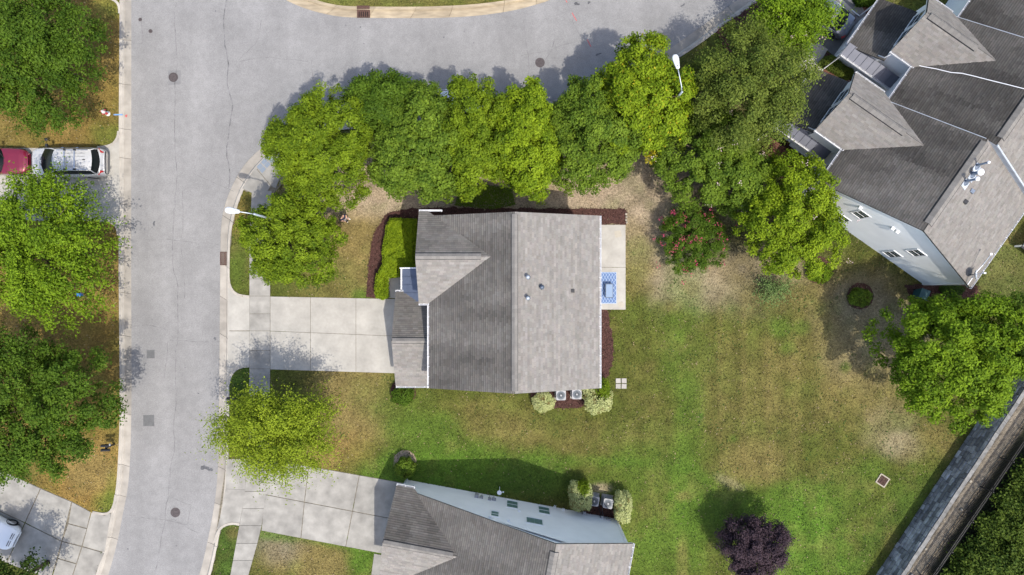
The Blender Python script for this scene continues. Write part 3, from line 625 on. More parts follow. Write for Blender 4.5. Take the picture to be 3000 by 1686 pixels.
def window(house, o, ud, nd, u0, u1, z0, z1, glass="glass", grid=(2, 2), sash=True):
    ud, nd, o = Vector(ud), Vector(nd), Vector(o); up = Vector((0, 0, 1))
    def bx(m, a0, a1, b0, b1, d0, d1):
        q_ = [tuple(o+ud*a+nd*d+up*b) for d in (d0, d1) for a, b in ((a0, b0), (a1, b0), (a1, b1), (a0, b1))]
        return m.add(q_, [(0, 3, 2, 1), (4, 5, 6, 7), (0, 1, 5, 4), (1, 2, 6, 5), (2, 3, 7, 6), (3, 0, 4, 7)])
    t = .085; m = MB()
    bx(m, u0, u1, z0, z0+t, -.03, .06); bx(m, u0, u1, z1-t, z1, -.03, .055); bx(m, u0, u0+t, z0+t, z1-t, -.03, .05); bx(m, u1-t, u1, z0+t, z1-t, -.03, .05)
    f = m.build("window", "trim", house)
    zm = (z0+z1)/2
    if sash:
        bx(MB(), u0+t, u1-t, z0+t, zm-.02, -.01, .026).build("pane", glass, f); bx(MB(), u0+t, u1-t, zm+.02, z1-t, -.01, .028).build("pane", glass if glass != "blind_green" else "blind_green", f)
        bx(MB(), u0+t, u1-t, zm-.03, zm+.03, -.01, .04).build("sash_rail", "trim", f)
    else: bx(MB(), u0+t, u1-t, z0+t, z1-t, -.01, .026).build("pane", glass, f)
    if grid:
        m = MB()
        for i in range(1, grid[0]): a = u0+(u1-u0)*i/grid[0]; bx(m, a-.012, a+.012, z0+t, z1-t, .02, .036)
        for j in range(1, grid[1]): b = z0+(z1-z0)*j/grid[1]; bx(m, u0+t, u1-t, b-.012, b+.012, .02, .034)
        if m.v: stuff(m.build("muntins", "muntin", f))
    return f
def wall_box(house, o, ud, nd, u, z, w, h, d, name, m):
    ud, nd, o = Vector(ud), Vector(nd), Vector(o); c = o+ud*u+nd*(d/2+.02)+Vector((0, 0, z)); M = Matrix((ud, nd, Vector((0, 0, 1)))).transposed()
    return MB().box(tuple(c), (w, d, h), M=M).build(name, m, house)
def metal_roof(house, pts, seams, m="metal_roof"):
    P = [Vector(p) for p in pts]; n = (P[1]-P[0]).cross(P[3]-P[0]).normalized(); n = n if n.z > 0 else -n
    v = [tuple(p-n*.05) for p in P]+[tuple(p) for p in P]
    r_ = rawmesh("porch_roof", v, [(3, 2, 1, 0), (4, 5, 6, 7), (0, 1, 5, 4), (1, 2, 6, 5), (2, 3, 7, 6), (3, 0, 4, 7)], m, house)
    for i in range(seams+1):
        t = i/seams; MB().bar(P[0].lerp(P[1], t)+n*.02, P[3].lerp(P[2], t)+n*.02, .03, .05).build("seam", m, r_)
    return r_
def downspout(house, pts): return MB().tube(pts, .045, 8).build("downspout", "gutter_white", house, True)

# ================= main house (local frame = world frame)
H1 = thing("house", "pale two storey house with grey gabled roof, low garage wing and rear patio", "house")
RX, RZ, EZ = .16, 7.70, 5.50; XL, XR, YT, YB = -5.17, 5.46, 4.47, -6.27
roof_slope(H1, [(XR, YB, EZ), (XR, YT, EZ), (RX, YT, RZ), (RX, YB, RZ)], seed=1, shade_stain=.04)
roof_slope(H1, [(XL, YT, EZ), (XL, YB, EZ), (RX, YB, RZ), (RX, YT, RZ)], seed=2, shade_stain=.80)
ridge_vent(H1, (RX, YB+.15, RZ), (RX, YT-.15, RZ), (.413, .415))
WX, WR, WRY = -5.80, 7.11, 1.87; wn, ws = 4.74, -1.0; wv = RX-(RZ-WR)/.413
roof_slope(H1, [(WX, wn, EZ), (XL-.05, wn, EZ), (wv, WRY, WR), (WX, WRY, WR)], seed=3, shade_stain=.62)
roof_slope(H1, [(WX, ws, EZ), (XL-.05, ws, EZ), (wv, WRY, WR), (WX, WRY, WR)], seed=4, shade_stain=.0)
ridge_vent(H1, (WX+.02, WRY, WR), (wv-.6, WRY, WR), (.56, .56))
GX, GR, GRY, gn, gs, GE = -7.70, 4.40, -3.40, -.27, -6.53, 2.80
roof_slope(H1, [(GX, gn, GE), (-4.95, gn, GE), (-4.95, GRY, GR), (GX, GRY, GR)], seed=5, shade_stain=.6)
roof_slope(H1, [(GX, gs, GE), (-4.95, gs, GE), (-4.95, GRY, GR), (GX, GRY, GR)], seed=6, shade_stain=.05)
ridge_vent(H1, (GX+.05, GRY, GR), (-5.05, GRY, GR), (.51, .51))
metal_roof(H1, [(-7.27, 1.24, 2.80), (-7.27, -.9, 2.80), (-5.45, -.9, 3.42), (-5.45, 1.24, 3.42)], 4)
gutter(H1, (XR, YB, EZ), (XR, YT, EZ), (1, 0, 0)); gutter(H1, (XL, ws-.1, EZ), (XL, YB, EZ), (-1, 0, 0)); gutter(H1, (WX, wn, EZ), (-4.35, wn, EZ), (0, 1, 0)); gutter(H1, (WX, ws, EZ), (XL, ws, EZ), (0, -1, 0))
gutter(H1, (GX, gs, GE), (-5.1, gs, GE), (0, -1, 0)); gutter(H1, (GX, gn, GE), (-7.2, gn, GE), (0, 1, 0)); gutter(H1, (-7.27, 1.24, 2.80), (-7.27, gn, 2.80), (-1, 0, 0))
MB().bar((-7.4, 1.28, 2.86), (-5.5, 1.28, 3.44), .07, .14).build("fascia", "trim", H1)
for (x0, y0, z0, x1, y1, z1) in [(WX, wn, EZ, WX, WRY, WR), (WX, ws, EZ, WX, WRY, WR), (GX, gn, GE, GX, GRY, GR), (GX, gs, GE, GX, GRY, GR), (XL, YB, EZ, RX, YB, RZ), (XR, YB, EZ, RX, YB, RZ), (XL, YT, EZ, RX, YT, RZ), (XR, YT, EZ, RX, YT, RZ)]:
    dx = .035 if x0 == x1 else 0; dy = 0 if x0 == x1 else (-.035 if y0 > 0 else .035)
    MB().bar((x0+dx, y0+dy, z0-.16), (x1+dx, y1+dy, z1-.16), .03, .15).build("rake_board", "trim", H1)
mx0, mx1, my0, my1 = -4.85, 5.12, -5.95, 4.15; top = lambda x: (EZ+(x-XL)*.413 if x < RX else EZ+(XR-x)*.415)-.12
gp = [(0, 0), (mx1-mx0, 0), (mx1-mx0, top(mx1)), (RX-mx0, RZ-.12), (0, top(mx0))]
wall(H1, (mx0, my0, 0), (1, 0, 0), gp, (0, -1, 0)); wall(H1, (mx0, my1, 0), (1, 0, 0), gp, (0, 1, 0))
wall(H1, (mx1, my0, 0), (0, 1, 0), [(0, 0), (my1-my0, 0), (my1-my0, 5.5), (0, 5.5)], (1, 0, 0)); wall(H1, (mx0, my0, 0), (0, 1, 0), [(0, 0), (my1-my0, 0), (my1-my0, 5.5), (0, 5.5)], (-1, 0, 0))
wx0 = -5.5; w0, w1 = -.68, 4.42
wall(H1, (wx0, w0, 0), (0, 1, 0), [(0, 0), (w1-w0, 0), (w1-w0, 5.55), ((w1-w0)/2, 6.95), (0, 5.55)], (-1, 0, 0)); wall(H1, (wx0, w1, 0), (1, 0, 0), [(0, 0), (.7, 0), (.7, 5.5), (0, 5.5)], (0, 1, 0)); wall(H1, (wx0, w0, 0), (1, 0, 0), [(0, 0), (.7, 0), (.7, 5.5), (0, 5.5)], (0, -1, 0))
g0, g1, gx0 = -6.22, -.58, -7.38
wall(H1, (gx0, g0, 0), (0, 1, 0), [(0, 0), (g1-g0, 0), (g1-g0, 2.9), ((g1-g0)/2, 4.28), (0, 2.9)], (-1, 0, 0)); wall(H1, (gx0, g0, 0), (1, 0, 0), [(0, 0), (2.5, 0), (2.5, 2.85), (0, 2.85)], (0, -1, 0)); wall(H1, (gx0, g1, 0), (1, 0, 0), [(0, 0), (2.5, 0), (2.5, 2.85), (0, 2.85)], (0, 1, 0))
gd = MB()
for k in range(4): gd.box((gx0-.04, (g0+g1)/2, .3+k*.56), (.05, 4.8, .53))
gd.build("garage_door", "trim", H1)
for (o, ud, nd, ws_) in [((wx0, 0, 0), (0, 1, 0), (-1, 0, 0), [(.5, 1.5, 3.4, 4.8), (2.3, 3.3, 3.4, 4.8), (2.0, 3.6, .7, 2.2)]), ((mx1, 0, 0), (0, 1, 0), (1, 0, 0), [(-4.8, -3.8, 3.4, 4.8), (-1.2, -.2, 3.4, 4.8), (2.2, 3.2, 3.4, 4.8), (-5, -3.4, .8, 2.2), (.4, 2.4, .1, 2.2)]),
                         ((0, my0, 0), (1, 0, 0), (0, -1, 0), [(-1, 0, 3.4, 4.8), (2, 3, 3.4, 4.8), (1, 2, .8, 2.2)]), ((0, my1, 0), (1, 0, 0), (0, 1, 0), [(-2, -1, 3.4, 4.8), (2, 3, 3.4, 4.8)])]:
    for w_ in ws_: window(H1, o, ud, nd, *w_)
window(H1, (wx0, -.1, 0), (0, 1, 0), (-1, 0, 0), .0, .95, .1, 2.15, sash=False, grid=None)
downspout(H1, [(XL-.07, YB+.1, EZ-.1), (XL+.25, YB+.25, EZ-.4), (XL+.25, YB+.25, .2)])
downspout(H1, [(GX+.1, gs-.07, GE-.1), (gx0-.03, g0-.08, GE-.4), (gx0-.03, g0-.08, .1)])
for (x, y, r_, h) in [(.93, .62, .07, .42), (.93, -.62, .07, .42), (1.78, .02, .085, .3)]:
    z = RZ-(x-RX)*.415; vp = MB().lathe((x, y, z-.05), [(.17, 0), (.16, .06), (r_+.02, .16), (r_, .17), (r_, h)], 14).build("roof_vent", "lead", H1, True)
    MB().lathe((x, y, z+h-.05), [(r_+.03, 0), (r_+.055, .03), (.01, .09)], 14).build("vent_cap", "flashing" if r_ < .08 else "lead", vp, True)
x, y = 3.72, -.21; z = RZ-(x-RX)*.415
MB().box((x, y, z+.06), (.2, .2, .12)).build("roof_vent", "car_trim", H1)

# ================= lower house
A0 = G(1193, 1407); H2 = thing("house", "white sided house with long windowed gable wall and grey shingle roof beside the condensers", "house", A0, math.atan2(-.18273, .98316))
D2, r2x, r2z = -11.4, 10.10, 7.70; rN = .25; lx, lz = .87, 3.15; ex, ez = 15.18, 5.18
ml = (r2z-lz)/(r2x-lx); mr_ = (r2z-ez)/(ex-r2x)
roof_slope(H2, [(lx, rN, lz), (lx, D2-.3, lz), (r2x, D2-.3, r2z), (r2x, rN, r2z)], seed=11, shade_stain=.76)
roof_slope(H2, [(ex, D2-.3, ez), (ex, rN, ez), (r2x, rN, r2z), (r2x, D2-.3, r2z)], seed=12, shade_stain=.05)
ridge_vent(H2, (r2x, rN-.5, r2z), (r2x, D2, r2z), (mr_, ml), w=.24)
fz, fy, fx0, fzr = 3.10, -2.65, -.32, 4.95; fe = lx+(fzr-lz)/ml
roof_slope(H2, [(fx0, .5, fz), (lx, .5, fz), (fe, fy, fzr), (fx0, fy, fzr)], seed=13, shade_stain=.78)
roof_slope(H2, [(fx0, -5.8, fz), (lx, -5.8, fz), (fe, fy, fzr), (fx0, fy, fzr)], seed=14, shade_stain=.0)
ridge_vent(H2, (fx0+.05, fy, fzr), (fe-.35, fy, fzr), (.587, .587))
gutter(H2, (fx0, .5, fz), (lx+.02, .5, fz), (0, 1, 0)); gutter(H2, (ex, rN, ez), (ex, D2, ez), (1, 0, 0)); gutter(H2, (fx0, -5.8, fz), (lx, -5.8, fz), (0, -1, 0)); gutter(H2, (lx, -6, lz), (lx, D2, lz), (-1, 0, 0))
wall(H2, (0, 0, 0), (1, 0, 0), [(0, 0), (14.84, 0), (14.84, ez+.06), (r2x, r2z-.13), (lx, lz-.1), (0, 2.75)], (0, 1, 0))
wall(H2, (1.0, D2, 0), (1, 0, 0), [(0, 0), (13.84, 0), (13.84, ez+.06), (r2x-1, r2z-.13), (0, lz-.05)], (0, -1, 0))
wall(H2, (14.84, 0, 0), (0, -1, 0), [(0, 0), (-D2, 0), (-D2, ez), (0, ez)], (1, 0, 0)); wall(H2, (1.0, -5.4, 0), (0, -1, 0), [(0, 0), (6, 0), (6, lz), (0, lz)], (-1, 0, 0))
wall(H2, (0, 0, 0), (0, -1, 0), [(0, 0), (5.3, 0), (5.3, 3.05), (2.65, 4.75), (0, 3.05)], (-1, 0, 0)); wall(H2, (0, -5.3, 0), (1, 0, 0), [(0, 0), (1.4, 0), (1.4, 3), (0, 3)], (0, -1, 0))
gd = MB()
for k in range(4): gd.box((-.05, -2.65, .3+k*.56), (.05, 4.5, .53))
gd.build("garage_door", "trim", H2)
MB().box((14.90, .045, 2.55), (.13, .09, 5.1)).build("corner_board", "trim", H2); MB().box((-.03, .045, 1.4), (.13, .09, 2.8)).build("corner_board", "trim", H2)
for (x0, z0, x1, z1) in [(lx, lz, r2x, r2z), (r2x, r2z, ex, ez)]: MB().bar((x0, rN-.035, z0-.17), (x1, rN-.035, z1-.17), .03, .16).build("rake_board", "trim", H2)
for s_ in (1, -1): MB().bar((fx0+.035, fy+s_*3.15, fz-.16), (fx0+.035, fy, fzr-.16), .03, .15).build("rake_board", "trim", H2)
nd, ud, o = (0, 1, 0), (1, 0, 0), (0, 0, 0)
window(H2, o, ud, nd, 7.06, 7.96, .35, 1.95, "blind_green", (2, 2)); window(H2, o, ud, nd, 9.28, 10.18, .35, 1.95, "blind_green", (2, 2))
window(H2, o, ud, nd, 6.04, 6.68, 3.2, 4.3, "blind_green", (2, 2)); window(H2, o, ud, nd, 8.37, 9.58, 3.12, 4.32, "blind_green", (4, 4), sash=False)
for (u_, z_) in [(7.97, 2.38), (7.27, 4.63), (6.07, 4.66), (11.12, .35)]: wall_box(H2, o, ud, nd, u_, z_, .17, .17, .12, "wall_vent", "trim")
for (u_, z_, w_, h_, d_) in [(5.0, .95, .28, .42, .2), (5.35, 1.0, .2, .3, .14), (6.2, 1.0, .3, .22, .16), (5.9, 1.05, .22, .34, .12), (14.3, .6, .34, .28, .1), (13.84, .5, .2, .2, .14), (12.6, .42, .22, .2, .2)]:
    b_ = wall_box(H2, o, ud, nd, u_, z_, w_, h_, d_, "meter_box", "ac_case"); MB().bar((u_, .05, 0), (u_, .05, z_), .04).build("conduit", "ac_case", b_)
for u_ in (10.45, 10.55): MB().tube([(u_, .06, .05), (u_, .06, .4), (u_, .28, .45)], .025, 6).build("vent_pipe", "pvc", H2)

# ================= far townhouse row
C0 = G(2702, 830); H3 = thing("townhouse_row", "row of white townhouses with stepped grey roofs and projecting front gables", "townhouse", C0, math.atan2(.819, .573))
units = [(-.25, 6.30, 0.0), (6.30, 13.12, -.62), (13.12, 20.2, -1.25)]
for i, (x0, x1, sh) in enumerate(units):
    ry, y0, y1 = 5.60+sh, -.25+sh, 11.38+sh; rz = 8.0+.0*i; e0 = rz-(ry-y0)*.527; e1 = rz-(y1-ry)*.527
    roof_slope(H3, [(x1, y1, e1), (x0, y1, e1), (x0, ry, rz), (x1, ry, rz)], seed=21+i, shade_stain=1.0)
    roof_slope(H3, [(x0, y0, e0), (x1, y0, e0), (x1, ry, rz), (x0, ry, rz)], seed=25+i, shade_stain=.16)
    ridge_vent(H3, (x0+.5, ry, rz), (x1-.25, ry, rz), (.527, .527), w=.25)
    gutter(H3, (x0, y1, e1), (x1, y1, e1), (0, 1, 0)); gutter(H3, (x0, y0, e0), (x1, y0, e0), (0, -1, 0))
    wy0, wy1 = y0+.25, y1-.25
    gp = [(wy0, 0), (wy1, 0), (wy1, e1+.0), (ry, rz-.14), (wy0, e0+.0)]
    if i == 0: wall(H3, (0, 0, 0), (0, 1, 0), gp, (-1, 0, 0))
    wall(H3, (max(x0, 0), wy1, 0), (1, 0, 0), [(0, 0), (x1-max(x0, 0), 0), (x1-max(x0, 0), e1-.05), (0, e1-.05)], (0, 1, 0))
    wall(H3, (max(x0, 0), wy0, 0), (1, 0, 0), [(0, 0), (x1-max(x0, 0), 0), (x1-max(x0, 0), e0-.05), (0, e0-.05)], (0, -1, 0))
    if i == 2: wall(H3, (x1-.25, 0, 0), (0, 1, 0), gp, (1, 0, 0))
# step flashings between units
for (x, sh) in [(6.30, 0.0), (13.12, -.62)]:
    a = MB()
    a.add([(x-.03, 5.6+sh-.62, 8.06), (x-.03, -.25+sh-.62, 8.06-5.85*.527), (x-.03, -.25+sh-.62, 8.0-5.85*.527-.40), (x-.03, 5.6+sh, 7.98)], [(0, 1, 2, 3)])
    a.bar((x, 5.6+sh-.62, 8.05), (x, -.25+sh-.62, 8.05-5.85*.527), .10, .10)
    a.build("step_flashing", "flashing", H3)
    MB().bar((x-.02, 5.6+sh+.1, 8.02), (x-.02, 11.2+sh, 8.02-5.6*.527), .03, .04).build("flashing_strip", "flashing", H3)
MB().bar((-.215, -.25, 8-5.85*.527-.17), (-.215, 5.6, 7.83), .03, .16).build("rake_board", "trim", H3); MB().bar((-.215, 11.38, 8-5.78*.527-.17), (-.215, 5.6, 7.83), .03, .16).build("rake_board", "trim", H3)
MB().box((-.05, -.06, 2.4), (.1, .12, 4.8)).build("corner_board", "trim", H3)
def front_wing(x0, x1, yf, rz, yback, seed, sun_shade_stain):
    ez_ = 5.0; xm = (x0+x1)/2; sl_ = (rz-ez_)/(xm-x0)
    yb_ = lambda z: 0
    roof_slope(H3, [(x0, yf, ez_), (x0, yback+3.3, ez_), (xm, yback, rz), (xm, yf, rz)], seed=seed, shade_stain=.12)
    roof_slope(H3, [(x1, yf, ez_), (x1, yback+3.3, ez_), (xm, yback, rz), (xm, yf, rz)], seed=seed+1, shade_stain=.18)
    ridge_vent(H3, (xm, yf-.25, rz), (xm, yback+1.4, rz), (sl_, sl_), w=.2)
    gutter(H3, (x0, yf, ez_), (x0, yback+3.3, ez_), (-1, 0, 0)); gutter(H3, (x1, yf, ez_), (x1, yback+3.3, ez_), (1, 0, 0))
    a, b = x0+.25, x1-.25; wf = yf-.25
    wall(H3, (a, wf, 0), (1, 0, 0), [(0, 0), (b-a, 0), (b-a, ez_+.05), ((b-a)/2, rz-.15), (0, ez_+.05)], (0, 1, 0))
    wall(H3, (a, wf, 0), (0, -1, 0), [(0, 0), (2.6, 0), (2.6, ez_-.05), (0, ez_-.05)], (-1, 0, 0)); wall(H3, (b, wf, 0), (0, -1, 0), [(0, 0), (2.6, 0), (2.6, ez_-.05), (0, ez_-.05)], (1, 0, 0))
    for k in (-1, 1):
        window(H3, (0, wf, 0), (1, 0, 0), (0, 1, 0), xm+k*.62-.55, xm+k*.62+.55, 4.0, 5.5, "glass", (2, 4))
    for s_, xe in ((-1, x0), (1, x1)): MB().bar((xe, yf-.035, ez_-.16), (xm, yf-.035, rz-.16), .03, .15).build("rake_board", "trim", H3)
front_wing(2.30, 6.70, 13.5, 6.75, 7.97, 31, 0); front_wing(9.10, 13.30, 12.45, 6.75, 7.35, 34, 0)
for (x0, x1, y0, y1, z0, z1, sd) in [(2.55, 6.55, 15.4, 13.22, 2.9, 3.95, 41), (8.95, 12.75, 14.5, 12.17, 2.95, 4.0, 42)]:
    roof_slope(H3, [(x1, y0, z0), (x0, y0, z0), (x0, y1, z1), (x1, y1, z1)], seed=sd, shade_stain=1.0)
    gutter(H3, (x0, y0, z0), (x1, y0, z0), (0, 1, 0))
    wall(H3, (x0+.2, y0-.3, 0), (1, 0, 0), [(0, 0), (x1-x0-.4, 0), (x1-x0-.4, z0-.05), (0, z0-.05)], (0, 1, 0)); wall(H3, (x0+.2, y0-.3, 0), (0, -1, 0), [(0, 0), (1.9, 0), (1.9, z0+.8), (0, z0-.05)], (-1, 0, 0)); wall(H3, (x1-.2, y0-.3, 0), (0, -1, 0), [(0, 0), (1.9, 0), (1.9, z0+.8), (0, z0-.05)], (1, 0, 0))
    g_ = MB()
    for k in range(4): g_.box(((x0+x1)/2, y0-.26, .3+k*.55), (2.7, .05, .52))
    g_.build("garage_door", "trim", H3)
    xe = x0-.62; metal_roof(H3, [(xe, y0, 2.86), (xe, y0-4.0, 2.86), (x0+.12, y0-4.0, 3.25), (x0+.12, y0, 3.25)], 8, "metal_roof_dark")
    gutter(H3, (xe, y0, 2.86), (xe, y0-4.0, 2.86), (-1, 0, 0), .5); downspout(H3, [(xe-.05, y0-.1, 2.8), (xe-.05, y0-.15, .1), (xe-.7, y0-.15, .06)])
    downspout(H3, [(x0+.1, y1+.1, 4.9), (x0+.1, y1+.12, 4.1), (x0+.1, y1+.5, 3.9)])
    downspout(H3, [(x1+.05, y0-.1, 2.8), (x1+.05, y0-.1, .1), (x1+.1, y0+.6, .06)])
pd = MB().box((7.6, 12.6, .06), (2.0, 3.4, .08)).build("porch_deck", "dark_hole", H3)
for k in range(14): MB().box((6.66+k*.145, 12.6, .13), (.125, 3.4, .05)).build("board", "deck_wood", pd)
pd = MB().box((1.3, 13.0, .06), (1.9, 3.4, .08)).build("porch_deck", "dark_hole", H3)
for k in range(13): MB().box((.42+k*.145, 13.0, .13), (.125, 3.4, .05)).build("board", "deck_wood", pd)
for (x0, z0, z1, y0_, y1_) in [(0, 3.22, 4.60, 7.30, 8.12), (0, .57, 2.10, 3.07, 3.86), (0, 3.30, 4.68, 3.0, 3.78), (0, .55, 2.05, 7.3, 8.1)]:
    window(H3, (0, 0, 0), (0, 1, 0), (-1, 0, 0), y0_, y1_, z0, z1, "glass", (2, 4))
window(H3, (0, 10.48, 0), (1, 0, 0), (0, 1, 0), 7.2, 8.1, 3.3, 4.7, "glass", (2, 4)); window(H3, (0, 10.48, 0), (1, 0, 0), (0, 1, 0), 7.1, 8.0, .1, 2.1, "glass", None, False); window(H3, (0, 11.13, 0), (1, 0, 0), (0, 1, 0), .6, 1.6, 3.3, 4.7, "glass", (2, 4))
for (y_, z_) in [(8.34, 4.91), (6.03, 5.19), (5.67, 5.18)]:
    MB().box((-.1, y_, z_), (.2, .2, .2)).build("wall_vent", "trim", H3)
inv3 = Matrix.Rotation(-math.atan2(.819, .573), 2)
def slope3(px, py):
    z = 7.0
    for _ in range(30):
        w = G(px, py, z); l_ = inv3 @ Vector((w[0]-C0[0], w[1]-C0[1])); z = 8.0-abs(l_.y-5.6)*.527
    return (l_.x, l_.y, z)
for (px, py, h, r_, cap) in [(2859, 486, 1.15, .06, .08), (2846, 511, .85, .10, .20), (2826.5, 533, 1.15, .07, .13)]:
    x, y, z = slope3(px, py); f_ = MB().lathe((x, y, z-.1), [(.26, 0), (.24, .12), (r_+.03, .2), (r_, .22), (r_, h)], 14).build("flue", "lead", H3, True)
    MB().lathe((x, y, z+h-.12), [(r_+.01, 0), (cap, .04), (cap, .10), (.01, .14)], 18).build("flue_cap", "pvc", f_, True)
    MB().box((x-.1, y-.12, z-.02), (.5, .5, .03), M=Matrix.Rotation(math.atan(.527), 3, 'X')).build("flashing_plate", "flashing", f_)
for (px, py) in [(2846, 561), (2826.5, 592)]:
    x, y, z = slope3(px, py); MB().box((x, y, z+.05), (.24, .24, .16)).build("roof_vent", "lead" if px > 2840 else "car_trim", H3)
# white drain line wandering over the second roof
dp = []
for (px, py) in [(2672, 188), (2700, 196), (2740, 203), (2785, 214), (2815, 216), (2850, 224), (2900, 237), (2945, 248), (3000, 262), (3040, 272)]:
    z = 6.0
    for _ in range(30):
        w = G(px, py, z); l_ = inv3 @ Vector((w[0]-C0[0], w[1]-C0[1])); z = 8.0-abs(l_.y-4.98)*.527
    dp.append((l_.x, l_.y, z+.06))
MB().tube(dp, .024, 6).build("roof_cable", "pvc", H3)
# back deck at the far side
dk = thing("rear_deck", "small dark stained wooden deck behind the townhouse row", "deck", G(3050, 700, 0), math.atan2(.819, .573))
for k in range(16): MB().box((-1.6+k*.205, 0, .82), (.19, 2.6, .04)).build("plank", "car_trim", dk)
for sx_ in (-1.5, 1.4):
    for sy in (-1.2, 1.2): MB().box((sx_, sy, .8), (.1, .1, 1.6)).build("post", "trim", dk)
MB().box((-1.6, 0, 1.6), (.08, 2.6, .06)).build("rail", "trim", dk); MB().box((0, -1.25, 1.6), (3.2, .08, .06)).build("rail", "trim", dk)

# ------------------------------------------------------------------ foliage
def leaf_mesh(name, pos, nrm, size, col, parent, asp=.55, m="leaf", seed=0):
    """one mesh of many small folded leaves (two triangles each, as a quad diamond)"""
    rg = np.random.default_rng(seed); n = len(pos)
    nrm = nrm/np.linalg.norm(nrm, axis=1)[:, None]; t = rg.normal(size=(n, 3)); t -= nrm*np.sum(t*nrm, 1)[:, None]; t /= np.linalg.norm(t, axis=1)[:, None]; b = np.cross(nrm, t)
    s = np.asarray(size).reshape(-1, 1)*np.ones((n, 1))
    v = np.stack([pos-t*s*.5, pos+b*s*asp*.5+nrm*s*.06, pos+t*s*.5, pos-b*s*asp*.5+nrm*s*.06], 1).reshape(-1, 3)
    me = bpy.data.meshes.new(name); me.vertices.add(4*n); me.vertices.foreach_set("co", v.astype(np.float32).ravel())
    me.loops.add(4*n); me.loops.foreach_set("vertex_index", np.arange(4*n, dtype=np.int32)); me.polygons.add(n); me.polygons.foreach_set("loop_start", np.arange(0, 4*n, 4, dtype=np.int32)); me.update(calc_edges=True)
    a = me.attributes.new("col", 'FLOAT_COLOR', 'FACE'); a.data.foreach_set("color", np.concatenate([np.clip(col, .004, .9), np.ones((n, 1))], 1).astype(np.float32).ravel())
    me.materials.append(MATS[m]); return link(bpy.data.objects.new(name, me), parent)
PAL = dict(bright=((.040, .080, .004), (.200, .275, .014)), yellow=((.060, .112, .004), (.245, .330, .015)), mid=((.036, .078, .008), (.165, .240, .022)), deep=((.024, .058, .005), (.098, .162, .014)),
           dark=((.02, .045, .006), (.055, .09, .012)), olive=((.042, .072, .010), (.172, .212, .034)), fresh=((.036, .082, .004), (.190, .290, .014)), lime=((.080, .125, .006), (.260, .325, .022)), purple=((.036, .024, .030), (.085, .056, .066)),
           hedge=((.060, .120, .005), (.27, .35, .014)), varieg=((.27, .31, .10), (.55, .56, .27)), frond=((.10, .17, .05), (.16, .22, .07)), wood=((.022, .052, .008), (.12, .165, .022)))
def crown(parent, c, r, pal, seed, nclump=90, per=240, leaf=.17, cr=.62, spiky=0.0, low=-.35, accents=None, droop=0.0):
    """leaf clumps spread through an uneven ellipsoid; c centre, r radii"""
    rg = np.random.default_rng(seed); lo, hi = map(np.array, PAL[pal]); c = np.array(c); r = np.array(r)
    nclump, per, cr, leaf = int(nclump*1.95), int(per*.77), cr*.88, leaf*1.0
    d = rg.normal(size=(nclump, 3)); d /= np.linalg.norm(d, axis=1)[:, None]; d[:, 2] = np.where(d[:, 2] < low, -d[:, 2], d[:, 2])
    az = np.arctan2(d[:, 1], d[:, 0]); ph = rg.uniform(0, 6.28, 5)
    lump = 1+.09*np.sin(3*az+ph[0])+.07*np.sin(5*az+ph[1])+.05*np.sin(8*az+ph[2])+.06*np.sin(2*az+4*d[:, 2]+ph[3])
    rad = np.minimum(1.04, np.where(rg.random(nclump) < .72, rg.uniform(.70, 1.0, nclump), rg.uniform(.35, .75, nclump))*lump)
    cen = d*rad[:, None]*(r-cr*.35)
    out = d/np.linalg.norm(d, axis=1)[:, None]
    ctint = rg.uniform(0, 1, nclump); csz = cr*rg.uniform(.55, 1.2, nclump)
    k = np.repeat(np.arange(nclump), (per*(csz/cr)**2*rg.uniform(.7, 1.3, nclump)).astype(int)); n = len(k)
    g = rg.normal(size=(n, 3)); g /= np.linalg.norm(g, axis=1)[:, None]; g *= (rg.random(n)**.45)[:, None]
    g[:, 2] *= .62
    p = cen[k]+g*csz[k][:, None]
    if spiky:
        hd = out[k]*np.array([1, 1, .35]); hd /= np.linalg.norm(hd, axis=1)[:, None]
        p += hd*(rg.normal(size=n)*csz[k]*spiky)[:, None]*1.0
    p[:, 2] -= droop*(np.hypot(p[:, 0]/r[0], p[:, 1]/r[1])**2)
    nrm = out[k]*.35+g*.75+np.array([0, 0, .55])+rg.normal(size=(n, 3))*.45
    mix = np.clip(.5*ctint[k]+.5*rg.random(n)+.05*(p[:, 2]/r[2]), 0, 1)[:, None]
    col = lo*(1-mix)+hi*mix; col *= rg.uniform(.85, 1.15, (n, 1))
    if accents:
        acol, frac = accents; sel = (rg.random(n) < frac) | (rg.random(nclump)[k] < frac*.8); col[sel] = np.array(acol)*rg.uniform(.8, 1.1, (sel.sum(), 1))
    o = leaf_mesh("crown", p+c, nrm, leaf*rg.uniform(.7, 1.3, n), col, parent, seed=seed)
    return o, cen+c
